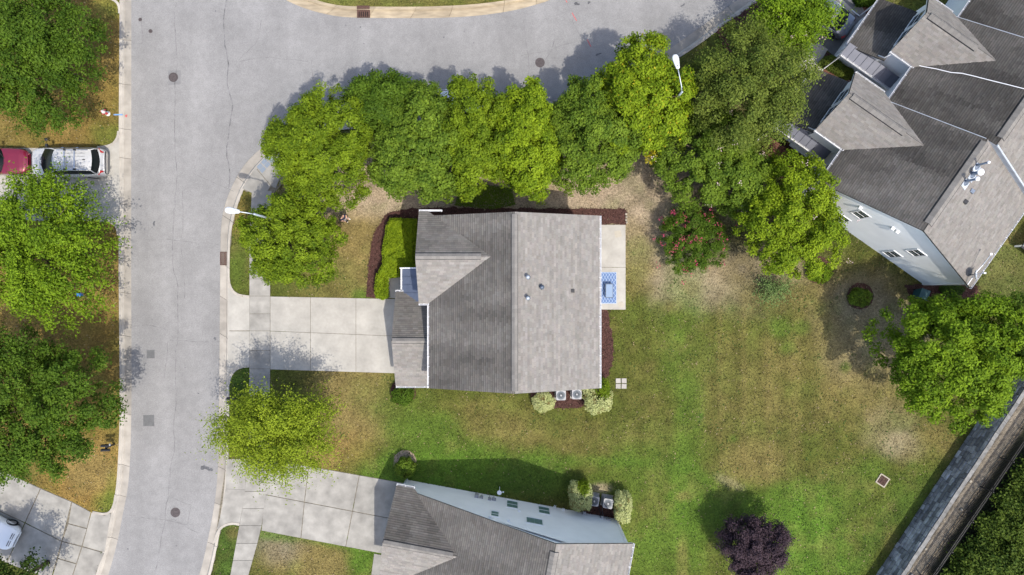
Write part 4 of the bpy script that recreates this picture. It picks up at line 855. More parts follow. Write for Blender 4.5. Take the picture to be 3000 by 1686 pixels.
def tree(name, label, px, py, rx, ry, zc, rz, pal, seed, group=None, petals=None, cat="tree", base_z=0.0, trunk_r=.16, **kw):
    """tree whose crown centre (height zc) lies under the given photo pixel; rx, ry in photo pixels"""
    w = G(px, py, zc+base_z); s = KPX*(1-(zc+base_z)/CAM_H); t = thing(name, label, cat, (w[0], w[1], base_z-.02), 0, group)
    cr_, cen = crown(t, (0, 0, zc), (rx*s, ry*s, rz), pal, seed, **kw)
    rg = np.random.default_rng(seed+99); m = MB(); fork = max(.6, zc-rz*.75)
    m.tube([(0, 0, -.1), (.03, .02, fork*.5), (-.02, .04, fork), (.05, 0, zc), (0, 0, zc+rz*.55)], [trunk_r*1.35, trunk_r*1.05, trunk_r*.95, trunk_r*.5, trunk_r*.12], 8)
    for q_ in cen[rg.choice(len(cen), min(16, len(cen)), replace=False)]:
        z0 = rg.uniform(fork*.9, zc+.2*rz); mid = np.array([q_[0]*.45, q_[1]*.45, z0+(q_[2]-z0)*.35+.2])
        m.tube([(0, 0, z0), tuple(mid), tuple(q_*np.array([.97, .97, 1]))], [trunk_r*.42, trunk_r*.26, trunk_r*.06], 5)
    m.build("trunk", "bark", t, True)
    if petals:
        col, n = petals; rg = np.random.default_rng(seed+7); cc = cen[cen[:, 2] > zc-.1*rz]; k = rg.integers(0, len(cc), n); sub = rg.normal(size=(n*9, 3))*.10; base = cc[k]+(cc[k]-np.array([0, 0, zc]))*.16+rg.normal(size=(n, 3))*.22+np.array([0, 0, .32])
        leaf_mesh("blossoms", np.repeat(base, 9, 0)+sub, rg.normal(size=(n*9, 3))*.6+np.array([0, 0, 1]), rg.uniform(.05, .10, n*9), np.array(col)*rg.uniform(.75, 1.15, (n*9, 1)), t, asp=.9, m="petal", seed=seed)["kind"] = "stuff"
    return t
tree("oak_tree", "large dark green tree on the brown corner lawn above the minivan driveway", 95, 165, 218, 222, 4.8, 3.4, "deep", 1, nclump=230, per=190, leaf=.16, cr=.60, spiky=.35)
tree("maple_tree", "light green tree with star-shaped branches overhanging the minivan's driveway", 105, 728, 215, 228, 5.0, 3.2, "fresh", 2, nclump=210, per=200, leaf=.16, cr=.58, spiky=.8, droop=.9)
tree("oak_tree", "deep green broad tree on the lawn beside the leaning twin mailbox post", 95, 1195, 238, 245, 5.0, 3.4, "deep", 3, nclump=230, per=200, leaf=.16, cr=.60, spiky=.35)
tree("oak_tree", "dark tree shading the driveway edge where the white car stands", 10, 1725, 120, 105, 4.2, 2.6, "dark", 4, nclump=80, per=170, cr=.6, spiky=.5)
tree("round_tree", "round mid green tree on the front lawn by the person", 856, 704, 150, 152, 4.2, 3.0, "bright", 5, nclump=170, per=190, leaf=.15, cr=.48)
tree("willow_oak_tree", "feathery yellow green tree beside the concrete sidewalk between two driveways", 815, 1262, 172, 142, 4.4, 3.2, "lime", 6, nclump=170, per=190, leaf=.13, cr=.5, spiky=1.15)
g_ = "trees in a row along the side street"
tree("street_tree", "dense bright green tree at the street corner by the kerb ramp", 950, 436, 165, 182, 4.6, 3.2, "bright", 7, g_, nclump=240, per=200, leaf=.15, cr=.5)
tree("street_tree", "dark green tree poking from behind the row over the side street shade", 1140, 308, 130, 98, 4.2, 2.6, "deep", 8, g_, nclump=90, per=200, leaf=.18, cr=.56)
tree("street_tree", "bluish mid green tree with large leaf clusters in the street row", 1240, 435, 160, 178, 4.6, 3.2, "mid", 9, g_, nclump=210, per=200, leaf=.18, cr=.52)
tree("street_tree", "lime green tree touching the bluish green one, over the hidden white car", 1400, 402, 130, 185, 4.8, 3.3, "bright", 10, g_, nclump=190, per=210, leaf=.16, cr=.5)
tree("street_tree", "vivid yellow green tall tree above the main house's ridge line in the row", 1540, 415, 112, 188, 5.0, 3.4, "yellow", 23, g_, nclump=180, per=210, leaf=.16, cr=.5)
tree("street_tree", "soft green tree in the street row above the bare sandy patch", 1728, 398, 152, 180, 4.6, 3.1, "mid", 11, g_, nclump=200, per=210, leaf=.16, cr=.5)
tree("street_tree", "tree with yellowing leaves next to the street lamp in the row", 1880, 298, 158, 182, 5.0, 3.3, "yellow", 12, g_, accents=((.38, .33, .02), .03), nclump=200, per=200, leaf=.17, cr=.52)
tree("cedar_tree", "tall soft olive green tree between the street lamp and the townhouses", 2185, 272, 186, 190, 5.4, 4.2, "olive", 13, nclump=180, per=210, leaf=.14, cr=.58, spiky=.4)
tree("crape_myrtle", "green crape myrtle with scattered white blossoms behind the red flowered shrub", 2080, 470, 168, 158, 3.8, 2.6, "mid", 14, petals=((.62, .47, .45), 12), nclump=150, per=210, leaf=.15, cr=.5)
tree("crape_myrtle", "feathery bright crape myrtle hanging over the grey sedan", 2310, 74, 116, 98, 3.6, 2.2, "fresh", 15, petals=((.62, .42, .44), 9), nclump=90, per=200, leaf=.15, cr=.46, spiky=1.2)
tree("elm_tree", "yellow green tree beside the white townhouse gable wall", 2318, 642, 166, 192, 4.2, 3.0, "yellow", 16, petals=((.6, .46, .45), 6), nclump=180, per=200, leaf=.15, cr=.5)
tree("crape_myrtle", "green crape myrtle squeezed between the street row and the yellow green elm", 2180, 540, 110, 110, 3.2, 2.2, "mid", 17, petals=((.62, .47, .45), 8), nclump=90, per=200, leaf=.15, cr=.5)
tree("flowering_shrub", "low dark shrub sprinkled with red pink flowers on the bare lawn edge", 2034, 700, 106, 110, 1.6, 1.5, "deep", 18, petals=((.44, .06, .12), 60), cat="shrub", trunk_r=.08, nclump=110, per=170, leaf=.11, cr=.36)
tree("maple_tree", "big rounded green tree standing over the stone retaining wall's end", 2795, 1040, 245, 208, 5.0, 3.8, "fresh", 19, nclump=220, per=210, leaf=.18, cr=.6)
tree("maple_tree", "green tree at the lot edge beyond the townhouse lawn", 2985, 985, 120, 130, 4.6, 3.2, "mid", 20, nclump=80, per=190, leaf=.17, cr=.6)
tree("purple_shrub", "dark purple leaved shrub alone on the bright green grass", 2210, 1602, 106, 100, 2.4, 2.1, "purple", 21, cat="shrub", trunk_r=.1, nclump=130, per=200, leaf=.13, cr=.42, spiky=.3)
tree("wispy_shrub", "thin feathery grey green shrub on the dry lawn below the elm", 2262, 850, 52, 42, .9, .7, "frond", 22, cat="shrub", trunk_r=.04, nclump=40, per=45, leaf=.12, cr=.3, spiky=1.4)
# woodland beyond the black fence
for i, (px, py, rx, ry, zc) in enumerate([(3040, 1395, 58, 58, .9), (2990, 1475, 60, 58, .9), (3055, 1500, 78, 78, 1.4), (2935, 1558, 60, 58, .9), (3010, 1585, 78, 76, 1.4), (2880, 1640, 60, 58, .9), (2950, 1665, 80, 78, 1.4), (2830, 1715, 60, 58, .9), (2895, 1745, 80, 66, 1.3), (3030, 1690, 84, 84, 1.7)]):
    lab = ["shrubby dark green woodland growth behind the black picket fence"][0]
    tree("woodland_shrub", lab, px, py, rx, ry, zc, zc+.1, "wood", 40+i, "shrubs behind the black picket fence", cat="shrub", base_z=WALL_H, trunk_r=.07, nclump=110, per=120, leaf=.17, cr=.45, spiky=.9)

def bush(label, px, py, rx, ry, h, pal, seed, leaf=.10, n=5200, patch=None, group=None, name="trimmed_shrub"):
    """clipped shrub: leaves on and just under a bumpy dome"""
    zc = h*.5; w = G(px, py, zc); s = KPX*(1-zc/CAM_H); t = thing(name, label, "shrub", (w[0], w[1], -.02), 0, group)
    rg = np.random.default_rng(seed); lo, hi = map(np.array, PAL[pal]); d = rg.normal(size=(n, 3)); d /= np.linalg.norm(d, axis=1)[:, None]
    az = np.arctan2(d[:, 1], d[:, 0]); bump = 1+.06*np.sin(4*az+seed)+.05*np.sin(7*az+3*d[:, 2])+.05*np.sin(9*d[:, 0]*2+seed)*np.sin(8*d[:, 1]*2)
    sq = np.sign(d)*np.abs(d)**.82; sq /= np.linalg.norm(sq, axis=1).clip(1e-6)[:, None]**.6
    p = sq*bump[:, None]*(rg.uniform(.74, 1.03, n)[:, None])*np.array([rx*s, ry*s, h*.52])+np.array([0, 0, zc+.03])
    p[:, 2] = np.maximum(p[:, 2], .04)
    mix = np.clip(.6*rg.random(n)+.4*fbm(p[:, 0], p[:, 1], .35, seed, 2), 0, 1)[:, None]; col = lo*(1-mix)+hi*mix
    if patch:
        (ax, ay, ar), pc = patch; a, b = map(np.array, PAL[pc]); sel = np.hypot(p[:, 0]/(rx*s)-ax, p[:, 1]/(ry*s)-ay)+rg.normal(0, .08, n) < ar; col[sel] = (a*(1-mix)+b*mix)[sel]
    bare = (fbm(p[:, 0], p[:, 1], .30, seed+50, 2) > .66) & (rg.random(n) < .6); col[bare] *= np.array([.55, .42, .35])
    leaf_mesh("foliage", p, d+np.array([0, 0, .5])+rg.normal(size=(n, 3))*.5, leaf*rg.uniform(.7, 1.3, n), col, t, seed=seed)
    m = MB()
    for k in range(6): a = k*1.05+.3; m.tube([(.03*math.cos(a), .03*math.sin(a), -.05), (rx*s*.35*math.cos(a), ry*s*.35*math.sin(a), h*.45), (rx*s*.6*math.cos(a), ry*s*.6*math.sin(a), h*.75)], [.03, .02, .008], 5)
    m.build("stems", "bark", t); return t
bush("rounded green shrub tucked under the garage corner gutter of the main house", 1180, 1158, 34, 30, 1.3, "deep", 101)
bush("small round green shrub in an earth ring beside the white house wall", 1187, 1371, 29, 31, 1.5, "mid", 102)
bush("pale cream variegated round shrub at the main house's south wall, alone left of the condensers", 1592, 1178, 33, 29, 1.2, "varieg", 103, leaf=.085, n=6000)
bush("large cream variegated shrub with a plain green side at the main house's rear corner", 1750, 1160, 45, 54, 1.6, "varieg", 104, patch=((.35, .55, .62), "bright"), leaf=.09, n=8000)
bush("tall variegated shrub with a green top patch against the white house wall", 1700, 1452, 37, 47, 1.9, "varieg", 105, patch=((.2, .72, .5), "bright"), leaf=.09, n=8000)
bush("narrow cream variegated shrub outside the white house's rear corner", 1824, 1484, 27, 49, 1.7, "varieg", 106, leaf=.085, n=7000)
bush("small shrub in a round mulch ring on the bare ground", 2520, 872, 33, 28, 1.0, "mid", 107, leaf=.09, n=4500)
bush("small clipped green shrub half under the yellow green elm", 2402, 800, 34, 30, .9, "fresh", 108, leaf=.09, n=4500)
def hedge(label, poly, h, pal, seed, n=14000, leaf=.09, jag=.06):
    P = [G2(p, h*.7) for p in poly]; c = np.mean(P, 0); t = thing("hedge", label, "hedge", (c[0], c[1], 0)); rg = np.random.default_rng(seed); P = [(p[0]-c[0], p[1]-c[1]) for p in P]
    xs_, ys_ = [p[0] for p in P], [p[1] for p in P]; X_ = rg.uniform(min(xs_)-.1, max(xs_)+.1, n*3); Y_ = rg.uniform(min(ys_)-.1, max(ys_)+.1, n*3); ok = in_poly(X_, Y_, P); X_, Y_ = X_[ok][:n], Y_[ok][:n]; n = len(X_)
    e = seg_dist(X_, Y_, P); top = h*(1-.35*np.exp(-e/.14))*(.74+.5*fbm(X_, Y_, .42, seed, 3)); Z_ = np.where(e < .22, rg.uniform(.05, 1, n), rg.uniform(.86, 1.03, n))*top
    lo, hi = map(np.array, PAL[pal]); mix = np.clip(.55*rg.random(n)+.5*fbm(X_, Y_, .45, seed+3, 3), 0, 1)[:, None]
    leaf_mesh("foliage", np.stack([X_, Y_, Z_], 1), rg.normal(size=(n, 3))*.55+np.array([0, 0, .9]), leaf*rg.uniform(.7, 1.4, n), lo*(1-mix)+hi*mix, t, seed=seed)
    m = MB()
    for k in range(14):
        i = rg.integers(0, n); m.tube([(X_[i], Y_[i], 0), (X_[i]+.05, Y_[i], top[i]*.85)], [.02, .008], 5)
    m.build("stems", "bark", t); return t
hedge("bright yellow green clipped hedge curving round the front wall of the main house", [(1140, 638), (1218, 640), (1220, 780), (1172, 786), (1172, 812), (1134, 816), (1136, 872), (1118, 880), (1098, 872), (1095, 850), (1100, 805), (1118, 775), (1119, 755), (1116, 738), (1126, 690), (1130, 660)], 1.25, "hedge", 120, n=26000)
hedge("low green hedge beside the townhouse walkway and porch", [(2418, 165), (2438, 160), (2500, 205), (2505, 225), (2482, 232), (2402, 182)], .9, "olive", 121, n=9000)
hedge("dark hedge strip at the far townhouse mulch bed", [(2505, -10), (2575, -10), (2575, 12), (2520, 14)], .8, "deep", 122, n=4000)
hedge("leafy planting under the street trees at the main house's north wall", [(1330, 600), (1345, 560), (1420, 540), (1500, 550), (1510, 600), (1440, 612)], .9, "mid", 123, n=6000)

# ------------------------------------------------------------------ mulch chips, grass tufts
for o, Q in BEDS:
    A = np.array(Q); lo, hi = A.min(0)-.15, A.max(0)+.15; n = int((hi-lo).prod()*170); rg = np.random.default_rng(n); p = rg.uniform(lo, hi, (n, 2))
    e = seg_dist(p[:, 0], p[:, 1], Q); ok = in_poly(p[:, 0], p[:, 1], Q) | (e < rg.exponential(.05, n))
    for E_ in EXCL[:NSLAB]: ok &= ~in_poly(p[:, 0], p[:, 1], E_)
    p = p[ok]; n = len(p)
    if n < 5: continue
    c = np.array([.082, .040, .033])*rg.uniform(.35, 1.7, (n, 1)); pale = rg.random(n) < .02; c[pale] = (.20, .15, .10)
    leaf_mesh("mulch_chips", np.column_stack([p, np.full(n, .045)+rg.uniform(0, .03, n)]), rg.normal(size=(n, 3))*.35+np.array([0, 0, 1]), rg.uniform(.06, .15, n), c, o, asp=.45, m="petal", seed=n)["kind"] = "stuff"
rg = np.random.default_rng(77); n = 420000; p = np.column_stack([rg.uniform(-37.5, 37.5, n), rg.uniform(-21.5, 21.5, n)])
keep = rg.random(n) < .25+1.3*np.clip(fbm(p[:, 0], p[:, 1], .55, 41, 4)-.35, 0, 1); keep &= rg.random(n) > .75*np.clip((C[np.clip(np.searchsorted(gy, p[:, 1]), 0, len(gy)-1), np.clip(np.searchsorted(gx, p[:, 0]), 0, len(gx)-1), 2]-.09)/.06, 0, 1); keep &= ~(in_poly(p[:, 0], p[:, 1], KOUT) | (seg_dist(p[:, 0], p[:, 1], KOUT) < .06)); p = p[keep]
bad = np.zeros(len(p), bool)
for E_ in EXCL: bad |= in_poly(p[:, 0], p[:, 1], E_)
bad |= ((p[:, 0]-WALL_A[0])*WALL_N[0]+(p[:, 1]-WALL_A[1])*WALL_N[1] > -.05) & (p[:, 1] < 2) & (p[:, 0] > 0)
bad |= (p[:, 0] > -4.8) & (p[:, 0] < 5.1) & (p[:, 1] > -5.9) & (p[:, 1] < 4.1)
p = p[~bad]; n = len(p); ix = np.clip(np.searchsorted(gx, p[:, 0]), 0, len(gx)-1); iy = np.clip(np.searchsorted(gy, p[:, 1]), 0, len(gy)-1)
c = C[iy, ix]*rg.uniform(.55, 1.45, (n, 1)); w_ = fbm(p[:, 0], p[:, 1], .8, 90, 3); c[(w_ > .66) & (rg.random(n) < .6)] = (.055, .10, .018); st_ = rg.random(n) < .05; c[st_] = np.array((.30, .235, .13))*rg.uniform(.8, 1.2, (st_.sum(), 1))
go = leaf_mesh("grass", np.column_stack([p, Z[iy, ix]+rg.uniform(.015, .05, n)]), rg.normal(size=(n, 3))*.45+np.array([0, 0, .9]), rg.uniform(.06, .16, n), c, None, asp=.5, m="petal", seed=78)
go["kind"] = "stuff"; go["label"] = "short patchy mown grass covering the lawns"; go["category"] = "grass"

# ------------------------------------------------------------------ cars
def patch_grid(name, fn, nu, nv, m, parent, smooth=True):
    v = [tuple(fn(i/nu, j/nv)) for i in range(nu+1) for j in range(nv+1)]; k = nv+1
    return rawmesh(name, v, [(i*k+j, (i+1)*k+j, (i+1)*k+j+1, i*k+j+1) for i in range(nu) for j in range(nv)], m, parent, smooth)
def car(name, label, loc, heading, L, Wd, paint, st, cab, rails=False, lower=None, sedan=False, slots=False):
    """st: stations (x/L from .5 front to -.5 rear, width factor, belt z, bottom z); cab: (windscreen base x, roof front x, roof rear x, rear base x, roof z, roof width factor)"""
    t = thing(name, label, "car", loc, heading); hw = Wd/2
    xs_ = [s_[0]*L for s_ in st]; lerp = lambda x, k: float(np.interp(-x, [-a for a in xs_], [s_[k] for s_ in st]))
    X_ = sorted(set(list(np.linspace(.5*L, -.5*L, 45))+xs_), reverse=True); V = []; F = []
    prof = lambda w, zt, zb: [(0, zb), (w*.8, zb), (w*.94, zb+.05), (w*.995, zb+.22), (w, (zb+zt)/2+.05), (w*.985, zt-.16), (w*.945, zt-.04), (w*.88, zt), (w*.45, zt+.025), (0, zt+.035)]
    wheel_x = (.315*L, -.30*L)
    for x in X_:
        w, zt, zb = hw*lerp(x, 1), lerp(x, 2), lerp(x, 3); pr = prof(w, zt, zb); pr = pr+[(-a, b) for a, b in pr[-2:0:-1]]
        V += [(x, a, b) for a, b in pr]
    k = 18
    for i in range(len(X_)-1):
        for j in range(k): F.append((i*k+j, i*k+(j+1) % k, (i+1)*k+(j+1) % k, (i+1)*k+j))
    F.append(tuple(range(k))); F.append(tuple((len(X_)-1)*k+j for j in range(k-1, -1, -1)))
    body = rawmesh("body", V, F, paint, t, True)
    xb, xf, xr, xe, zr, rw = cab; xb, xf, xr, xe = xb*L, xf*L, xr*L, xe*L
    belt = lambda x: lerp(x, 2)-.005; wb = lambda x: hw*lerp(x, 1)*.90
    bow = lambda s_, a: -a*(2*s_-1)**2
    wf, wr_ = hw*rw, hw*rw*.97
    lowF = lambda s_: Vector((xb+bow(s_, .22)+.06, (2*s_-1)*wb(xb), belt(xb)+.03*(1-(2*s_-1)**2))); upF = lambda s_: Vector((xf+bow(s_, .16), (2*s_-1)*wf*.96, zr-.07+.05*(1-(2*s_-1)**2)))
    lowR = lambda s_: Vector((xe-bow(s_, .18)-.04, (2*s_-1)*wb(xe)*.96, belt(xe)+.03*(1-(2*s_-1)**2))); upR = lambda s_: Vector((xr-bow(s_, .12), (2*s_-1)*wr_*.96, zr-.09+.05*(1-(2*s_-1)**2)))
    ws_ = patch_grid("windshield", lambda u, v: lowF(v).lerp(upF(v), u)+Vector((.02, 0, .02))*math.sin(u*math.pi), 5, 8, "car_glass", t)
    patch_grid("rear_window", lambda u, v: lowR(1-v).lerp(upR(1-v), u)+Vector((-.02, 0, .02))*math.sin(u*math.pi), 4, 8, "car_glass", t)
    rf = patch_grid("roof", lambda u, v: upF(v).lerp(upR(v), u)+Vector((0, 0, .07*math.sin(u*math.pi)**.6+.012)), 12, 8, paint, t)
    for sd in (0, 1):
        def sg(u, v, sd=sd):
            lo_ = lowF(sd).lerp(lowR(sd), u); hi_ = upF(sd).lerp(upR(sd), u)+Vector((0, 0, .05*math.sin(u*math.pi)**.6)); x = lo_.x; lo_.y = (1 if sd else -1)*wb(x)*1.0; lo_.z = belt(x)
            return lo_.lerp(hi_, v)+Vector((0, (1 if sd else -1)*.04*math.sin(v*math.pi), 0))
        patch_grid("side_window", sg, 14, 4, "car_glass", t)
        for u_ in ((0.0, .33, .66, 1.0) if not sedan else (0.0, .45, 1.0)):
            a_, b_, c_ = sg(u_, 0), sg(u_, .5), sg(u_, 1); w_ = .075 if 0 < u_ < 1 else .07
            MB().tube([a_, b_, c_], w_*.5, 6).build("pillar", "car_trim" if 0 < u_ < 1 else paint, t, True)
        e_ = [sg(i/10, 1)+Vector((0, 0, .01)) for i in range(11)]; MB().tube(e_, .035, 6).build("roof_edge", paint, rf, True)
    for x in wheel_x:
        for s_ in (-1, 1):
            w = hw*lerp(x, 1); r_ = .34 if sedan else .37; wl = MB()
            ring = lambda rr, yy: [(x+rr*math.cos(a), s_*yy, r_+rr*math.sin(a)) for a in np.linspace(0, 2*math.pi, 25)[:-1]]
            wv = ring(r_*.62, w-.02)+ring(r_*.92, w+.015)+ring(r_, w-.03)+ring(r_, w-.22); n = 24; f = []
            for q_ in range(3): f += [(q_*n+i, q_*n+(i+1) % n, (q_+1)*n+(i+1) % n, (q_+1)*n+i) for i in range(n)]
            wo = rawmesh("wheel", wv, f, "tyre", t, True); rv = ring(r_*.62, w-.015)+[(x, s_*(w+.005), r_)]
            rawmesh("rim", rv, [(i, (i+1) % n, n) for i in range(n)], "rim", wo)
            arch = [(x+(r_+.06)*math.cos(a), s_*(w-.006), r_+(r_+.06)*math.sin(a)) for a in np.linspace(-.25, math.pi+.25, 20)]; MB().tube(arch, .035, 5).build("wheel_arch", "car_trim" if not lower else lower, t, True)
    fx_, rx_ = .5*L, -.5*L
    for s_ in (-1, 1):
        def hl(u, v, s_=s_):
            y = s_*hw*(.52+.33*u); x = .485*L-(.03+.42*u*u); return Vector((x-.10*v+.03, y, lerp(max(min(x, .48*L), .3*L), 2)-.14+.145*v))
        patch_grid("headlight", hl, 5, 3, "lamp_clear", t)
        def tl(u, v, s_=s_):
            y = s_*hw*(.62+.31*u); x = -.497*L+.16*u*u+.10*v; return Vector((x-.02, y, lerp(-.47*L, 2)-.20+.24*v))
        patch_grid("taillight", tl, 4, 3, "tail_red", t)
        mx = xb-.38; mm = MB().box((mx, s_*(hw+.10), belt(mx)+.09), (.13, .22, .15)); mi = mm.build("mirror", paint if not rails else "car_trim", t); MB().bar((mx, s_*hw*.9, belt(mx)+.02), (mx, s_*(hw+.02), belt(mx)+.05), .05).build("mirror_arm", "car_trim", mi)
        for hx in (.06, -.14): MB().box((hx*L, s_*(hw+.008), .92 if not sedan else .78), (.2, .03, .035)).build("door_handle", "chrome", t)
        if rails: MB().bar((xf-.35, s_*wf*.87, zr+.045), (xr+.25, s_*wf*.87, zr+.035), .05, .05).build("roof_rail", "chrome", t)
        MB().bar((xb+.12, s_*.1, belt(xb)+.03), (xb-.15, s_*.55, belt(xb)+.16), .02, .02).build("wiper", "car_trim", t)
    if rails:
        for cx in (-.08*L, -.215*L):
            cb = MB().bar((cx, -wf*.87, zr+.10), (cx, wf*.87, zr+.10), .07, .035).build("crossbar", "chrome", t)
            for s_ in (-1, 1): MB().box((cx, s_*wf*.87, zr+.08), (.14, .10, .09)).build("crossbar_foot", "car_trim", cb)
        rr = MB()
        for k_ in range(5): rr.bar((-.05*L, (k_-2)*.22, zr+.04), (xr+.45, (k_-2)*.22, zr+.035), .012, .012)
        rr.build("roof_ribs", "car_trim", rf); MB().box((xr+.5, 0, zr+.06), (.14, .05, .07)).build("antenna_fin", "car_trim", t)
        MB().box((rx_+.03, 0, .62), (.16, Wd*.72, .16)).build("rear_bumper_step", "chrome", t)
    gr = MB()
    if slots:
        for s_ in (-1, 1):
            for k_ in range(2): gr.box((.462*L-.05*k_*2, s_*.27, lerp(.45*L, 2)-.01+.055*k_), (.035, .42, .05))
    else: gr.box((.488*L, 0, lerp(.48*L, 2)-.18), (.06, Wd*.42, .16))
    gr.build("grille", "car_trim", t); MB().box((fx_-.01, 0, .42), (.08, Wd*.62, .14)).build("front_bumper", lower or paint, t); MB().box((rx_+.01, 0, .48), (.06, Wd*.66, .14)).build("rear_bumper", lower or paint, t)
    return t
SUVS = [(.5, .56, .70, .42), (.488, .74, .84, .34), (.46, .87, .95, .28), (.41, .95, 1.02, .25), (.30, 1, 1.10, .24), (.0, 1, 1.12, .24), (-.30, 1, 1.13, .24), (-.42, .98, 1.13, .26), (-.47, .94, 1.12, .30), (-.492, .88, .98, .36), (-.5, .80, .80, .42)]
SED = [(.5, .52, .58, .36), (.488, .72, .68, .28), (.455, .88, .77, .24), (.40, .96, .83, .22), (.24, 1, .92, .21), (.0, 1, .94, .21), (-.26, 1, .95, .21), (-.38, .97, .96, .23), (-.455, .90, .95, .27), (-.488, .78, .84, .33), (-.5, .66, .68, .38)]
w = G(206, 478, .6); car("minivan", "silver minivan with roof rails and crossbars parked on the pale driveway", (w[0], w[1], .035), math.pi, 5.05, 1.98, "paint_silver", SUVS, (.315, .10, -.435, -.468, 1.74, .76), rails=True, lower="paint_champagne")
w = G(88, 475, .5); car("sedan", "dark red car nose to nose with the silver minivan", (w[0]-2.28, w[1], .035), 0, 4.5, 1.82, "paint_red", SED, (.17, .02, -.24, -.40, 1.45, .70), sedan=True)
w = G(49, 1582, .5); hd = R(-27); car("sedan", "white car with slotted grille on the lower left driveway", (w[0]-2.25*math.cos(hd), w[1]-2.25*math.sin(hd), .035), hd, 4.5, 1.85, "paint_white", SED, (.17, .02, -.24, -.40, 1.46, .70), sedan=True, slots=True)
w = G(2487, 90, .6); hd = math.atan2(.573, -.819); car("sedan", "grey sedan backed up to the townhouse garage under the crape myrtle", (w[0]+2.3*math.cos(hd), w[1]+2.3*math.sin(hd), .03), hd, 4.6, 1.82, "paint_grey", SED, (.19, .06, -.20, -.37, 1.46, .70), sedan=True)
w = G(1432, 298, .5); car("sedan", "white car parked at the kerb, almost hidden under the street trees", (w[0]-2.25, w[1]-.1, ROADZ), R(2), 4.5, 1.82, "paint_white", SED, (.17, .02, -.24, -.40, 1.46, .70), sedan=True)

# ------------------------------------------------------------------ street furniture and yard things
def street_lamp(label, pole_px, head_px, z=8.0):
    a, b = G(*pole_px, z), G(*head_px, z+.15); t = thing("street_lamp", label, "street lamp", (a[0], a[1], 0)); dx, dy = b[0]-a[0], b[1]-a[1]; L = math.hypot(dx, dy); ux, uy = dx/L, dy/L; an = math.atan2(uy, ux)
    MB().lathe((0, 0, 0), [(.16, 0), (.16, .5), (.09, .6), (.085, 2), (.06, z-.1)], 12).build("pole", "lamp_pole", t, True)
    MB().tube([(0, 0, z-.3), (ux*.25, uy*.25, z), (dx*.62, dy*.62, z+.12), (dx*.8, dy*.8, z+.15)], .035, 8).build("arm", "lamp_pole", t, True)
    V = []; n = 14; secs = [(-.42, .05, .05), (-.38, .11, .08), (-.1, .16, .10), (.15, .20, .12), (.32, .19, .11), (.42, .13, .08), (.46, .04, .03)]
    for (x, wy, wz) in secs:
        for k_ in range(n): a_ = 2*math.pi*k_/n; y, zz = wy*math.cos(a_), wz*math.sin(a_)*(1 if math.sin(a_) > 0 else .55); V.append((dx*.98+x*ux-y*uy, dy*.98+x*uy+y*ux, z+.17+zz))
    F = [(i*n+k_, i*n+(k_+1) % n, (i+1)*n+(k_+1) % n, (i+1)*n+k_) for i in range(len(secs)-1) for k_ in range(n)]+[tuple(range(n-1, -1, -1)), tuple((len(secs)-1)*n+k_ for k_ in range(n))]
    h = rawmesh("lamp_head", V, F, "lamp_head", t, True); MB().lathe((dx*.98-.24*ux, dy*.98-.24*uy, z+.25), [(.035, 0), (.035, .06), (.01, .07)], 10).build("photocell", "lead", h)
street_lamp("white headed street lamp leaning out over the kerb beside the round front tree", (742, 627), (681, 618))
street_lamp("white headed street lamp rising through the yellowing street tree", (2000, 268), (1981, 181))

def mailbox_post(label, px, py, ang, gap=.5, lean=0.0):
    w = G(px, py, 0); t = thing("mailbox_post", label, "mailbox", (w[0], w[1], 0), ang)
    MB().box((0, 0, .5), (.10, .10, 1.05)).build("post", "black_metal", t); MB().box((0, 0, 1.0), (.12, gap+.2, .07)).build("cross_arm", "black_metal", t)
    for s_ in (-1, 1):
        V = []; n = 10
        for x in (-.27, .27):
            V += [(x, s_*gap/2-.09, 1.03), (x, s_*gap/2+.09, 1.03)]+[(x, s_*gap/2+.09*math.cos(a), 1.14+.09*math.sin(a)) for a in np.linspace(0, math.pi, n)]
        k_ = n+2; F = [(i, (i+1) % k_, k_+(i+1) % k_, k_+i) for i in range(k_)]+[tuple(range(k_-1, -1, -1)), tuple(range(k_, 2*k_))]
        mb = rawmesh("mailbox", V, F, "black_metal", t); MB().box((.285, s_*gap/2, 1.13), (.02, .17, .19)).build("door", "black_metal", mb)
    MB().box((.31, gap/2+.05, 1.1), (.06, .14, .1)).build("newspaper_holder", "flashing", t)
mailbox_post("twin black mailboxes on one post on the brown lawn by the west kerb", 336, 1302, R(2), .30)
mailbox_post("twin black mailboxes on one post at the kerb edge beside the willow oak", 697, 1166, R(180), .26)

w = G(319, 334, 0); t = thing("fire_hydrant", "white fire hydrant with red caps on the corner lawn", "fire hydrant", (w[0]-.05, w[1], 0))
MB().lathe((0, 0, 0), [(.17, 0), (.17, .06), (.10, .08), (.10, .5), (.14, .52), (.14, .58), (.09, .70), (.03, .76), (.03, .82)], 16).build("barrel", "hydrant_white", t, True)
MB().lathe((0, 0, .575), [(.145, 0), (.11, .07), (.07, .14)], 16).build("bonnet", "hydrant_white", t, True)
for k_, (a, r_) in enumerate([(-.6, .09), (1.5, .07), (-2.4, .07)]): 
    c_, s_ = math.cos(a), math.sin(a); MB().tube([(.08*c_, .08*s_, .42), (.2*c_, .2*s_, .42)], r_, 10).build("outlet_cap", "hydrant_red", t)
MB().bar((-.16, -.02, .7), (.16, .02, .7), .05, .03).build("flag_band", "hydrant_red", t)
ribbon([(333, 337), (360, 337)], .09, .032, "paint_mark", "blue_paint", road); splat(367, 339, 4, 3, 0, "paint_mark", "red_mark", road, -.108, 5)
